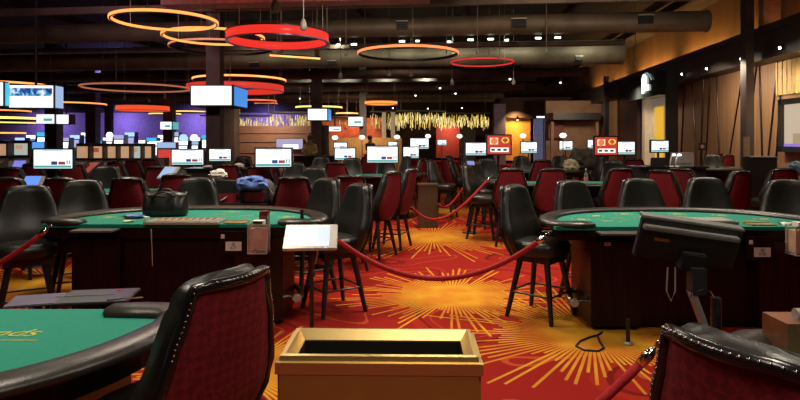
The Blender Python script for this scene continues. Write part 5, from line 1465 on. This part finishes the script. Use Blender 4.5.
MB().lathe([(0.001, -0.004), (0.05, -0.003), (0.05, 0.003), (0.001, 0.004)], seg=14).xf(Matrix.Translation((0, -0.018, zc)) @ Matrix.Rotation(PI / 2, 4, 'X')).build('round_symbol', mat('symbol_pink', (0.5, 0.2, 0.16), 0.6, var=0.1), t)
MB().cyl((0, 0, 0.01), (0, 0, zc - 0.1), 0.014, 0.014, 8).build('pole', M_black, t)
MB().lathe([(0.002, 0.02), (0.14, 0.015), (0.15, 0), (0.002, 0)], seg=14).build('base', M_black, t)
t = thing('side_cabinet', 'dark side cabinet with a tan upright panel beside the wall column', 'cabinet', (PX(760, 12.6), 12.7, 0), WA)
zc = PZ(157.5, 12.6)
MB().box((0.05, 0, zc / 2), (0.52, 0.4, zc)).build('body', M_black, t, bevel=0.01)
MB().box((0.05, 0, zc + 0.012), (0.56, 0.44, 0.024)).build('top', M_grey, t)
MB().box((-0.20, 0.05, zc + 0.24), (0.13, 0.03, 0.43)).build('upright_panel', mat('panel_tan', (0.34, 0.25, 0.13), 0.5, var=0.15), t)
crumple('blue_jacket', 'pale blue jacket heaped below the wall screen', 'jacket', (PX(796, 11.8), 11.7, TZ), (0.22, 0.15, 0.28), mat('jacket_blue', (0.16, 0.26, 0.38), 0.8, var=0.3), 51, rough=0.5)
crumple('crumpled_coat', 'dark olive crumpled coat behind the grey chair, left of the second sign', 'coat', (PX(583, 13.4), 13.45, TZ + 0.004), (0.30, 0.2, 0.50), mat('coat_olive', (0.045, 0.042, 0.03), 0.8, var=0.4), 52, rough=0.5)
crumple('crumpled_cloth', 'crumpled white and gold cloth right of the grey kiosk chair', 'cloth', (PX(571, 13.3), 13.3, TZ + 0.004), (0.16, 0.12, 0.26), mat('cloth_gold', (0.50, 0.42, 0.28), 0.8, var=0.5, scale=14), 53, rough=0.5)
t = thing('drink_bottle', 'clear bottle with a pink label on the far green table', 'bottle', (PX(586, 9.7), 9.7, TZ))
MB().lathe([(0.002, 0), (0.032, 0.003), (0.034, 0.13), (0.03, 0.16), (0.012, 0.20), (0.012, 0.23), (0.002, 0.23)], seg=14).build('body', M_acryl, t, smooth=True)
MB().lathe([(0.0345, 0.03), (0.0352, 0.03), (0.0352, 0.10), (0.0345, 0.10)], seg=14).build('label_band', mat('pink_label', (0.5, 0.14, 0.14), 0.6, var=0.2), t, smooth=True)
MB().lathe([(0.002, 0.225), (0.014, 0.226), (0.014, 0.25), (0.002, 0.25)], seg=12).build('cap', M_white, t, smooth=True)

# bar counter and the person behind it
t = thing('bar_counter', 'dark bar counter in front of the plank-faced wall', 'counter', (PX(316, 20), 20.2, 0))
MB().box((0, 0, 0.5), (1.5, 0.5, 1.0)).build('body', M_darkwood2, t, bevel=0.01)
MB().box((0, 0, 1.015), (1.6, 0.62, 0.035)).build('worktop', M_black, t, bevel=0.006)
def person(px, d, label, shirt, hair, facing=-PI / 2, lean=0.15):
    t = thing('person', label, 'person', (PX(px, d), d, 0), facing + PI / 2)
    me = bpy.data.meshes.new('body'); 
    V = [((0, 0, 0.95), 0.15), ((0, -lean * 0.4, 1.15), 0.13), ((0, -lean, 1.36), 0.15), ((0, -lean * 1.2, 1.47), 0.06), ((0, -lean * 1.35, 1.56), 0.075), ((0, -lean * 1.4, 1.66), 0.085),
         ((0.18, -lean, 1.38), 0.065), ((0.26, -lean - 0.08, 1.16), 0.05), ((0.12, -lean - 0.30, 1.08), 0.04), ((0.07, -lean - 0.36, 1.07), 0.035),
         ((-0.18, -lean, 1.38), 0.065), ((-0.27, -lean - 0.08, 1.16), 0.05), ((-0.14, -lean - 0.30, 1.08), 0.04), ((-0.09, -lean - 0.36, 1.07), 0.035),
         ((0.10, 0, 0.86), 0.10), ((0.11, -0.02, 0.48), 0.065), ((0.11, 0.02, 0.07), 0.05), ((0.11, -0.12, 0.03), 0.04),
         ((-0.10, 0, 0.86), 0.10), ((-0.11, -0.02, 0.48), 0.065), ((-0.11, 0.02, 0.07), 0.05), ((-0.11, -0.12, 0.03), 0.04)]
    E_ = [(0, 1), (1, 2), (2, 3), (3, 4), (4, 5), (2, 6), (6, 7), (7, 8), (8, 9), (2, 10), (10, 11), (11, 12), (12, 13), (0, 14), (14, 15), (15, 16), (16, 17), (0, 18), (18, 19), (19, 20), (20, 21)]
    me.from_pydata([v for v, r in V], E_, []); me.materials.append(mat('skin_tone', (0.34, 0.19, 0.12), 0.6, var=0.05))
    o = bpy.data.objects.new('body', me); COL.objects.link(o); o.parent = t
    md = o.modifiers.new('skin', 'SKIN'); sub = o.modifiers.new('sub', 'SUBSURF'); sub.levels = sub.render_levels = 2
    sv = me.skin_vertices[0].data
    for i, (v, r) in enumerate(V): sv[i].radius = (r, r * 0.85)
    sv[0].use_root = True
    # shirt with sleeves, trousers and hair
    def cloth(name, vs, es, mt_):
        m2 = bpy.data.meshes.new(name); m2.from_pydata([V[i][0] if not isinstance(i, tuple) else i[0] for i in vs], es, []); m2.materials.append(mt_)
        q = bpy.data.objects.new(name, m2); COL.objects.link(q); q.parent = t
        q.modifiers.new('skin', 'SKIN'); s2 = q.modifiers.new('sub', 'SUBSURF'); s2.levels = s2.render_levels = 2
        for k, i in enumerate(vs):
            r = (V[i][1] if not isinstance(i, tuple) else i[1]) * 1.16
            m2.skin_vertices[0].data[k].radius = (r, r * 0.88)
        m2.skin_vertices[0].data[0].use_root = True
    cloth('shirt', [0, 1, 2, 6, 7, 8, 10, 11, 12], [(0, 1), (1, 2), (2, 3), (3, 4), (4, 5), (2, 6), (6, 7), (7, 8)], shirt)
    cloth('trousers', [0, 14, 15, 16, 18, 19, 20], [(0, 1), (1, 2), (2, 3), (0, 4), (4, 5), (5, 6)], M_black)
    hd = Vector((0, -lean * 1.38, 1.63))
    MB().lathe([(0.001, 0.125), (0.06, 0.115), (0.097, 0.06), (0.100, 0.0), (0.085, -0.05), (0.001, -0.05)], hd + Vector((0, 0.03, 0.01)), 14).build('hair', hair, t, smooth='all')
    MB().lathe([(0.001, -0.02), (0.012, -0.01), (0.013, 0.01), (0.001, 0.03)], hd + Vector((0, -0.088, -0.02)), 8).build('nose', mat('skin_tone', (0, 0, 0)), t, smooth='all')
    for s in (-1, 1):
        MB().lathe([(0.001, -0.008), (0.011, 0), (0.001, 0.008)], hd + Vector((s * 0.033, -0.078, 0.012)), 8).build('eye', M_print, t, smooth='all')
    MB().box(hd + Vector((0, -0.080, -0.055)), (0.045, 0.012, 0.008)).build('mouth', mat('lip', (0.22, 0.07, 0.06), 0.6, var=0.1), t)
    return t
person(311, 20.85, 'person in a yellow shirt leaning on the dark bar counter', mat('shirt_yellow', (0.52, 0.40, 0.10), 0.8, var=0.2), M_print, lean=0.22)
person(369.5, 24.5, 'person in dark clothes standing before the ochre bar wall', mat('shirt_dark', (0.05, 0.035, 0.03), 0.8, var=0.2), M_print, facing=PI / 2 - 0.6, lean=0.04)
# keep the parts' names clear of the lamps' own light objects
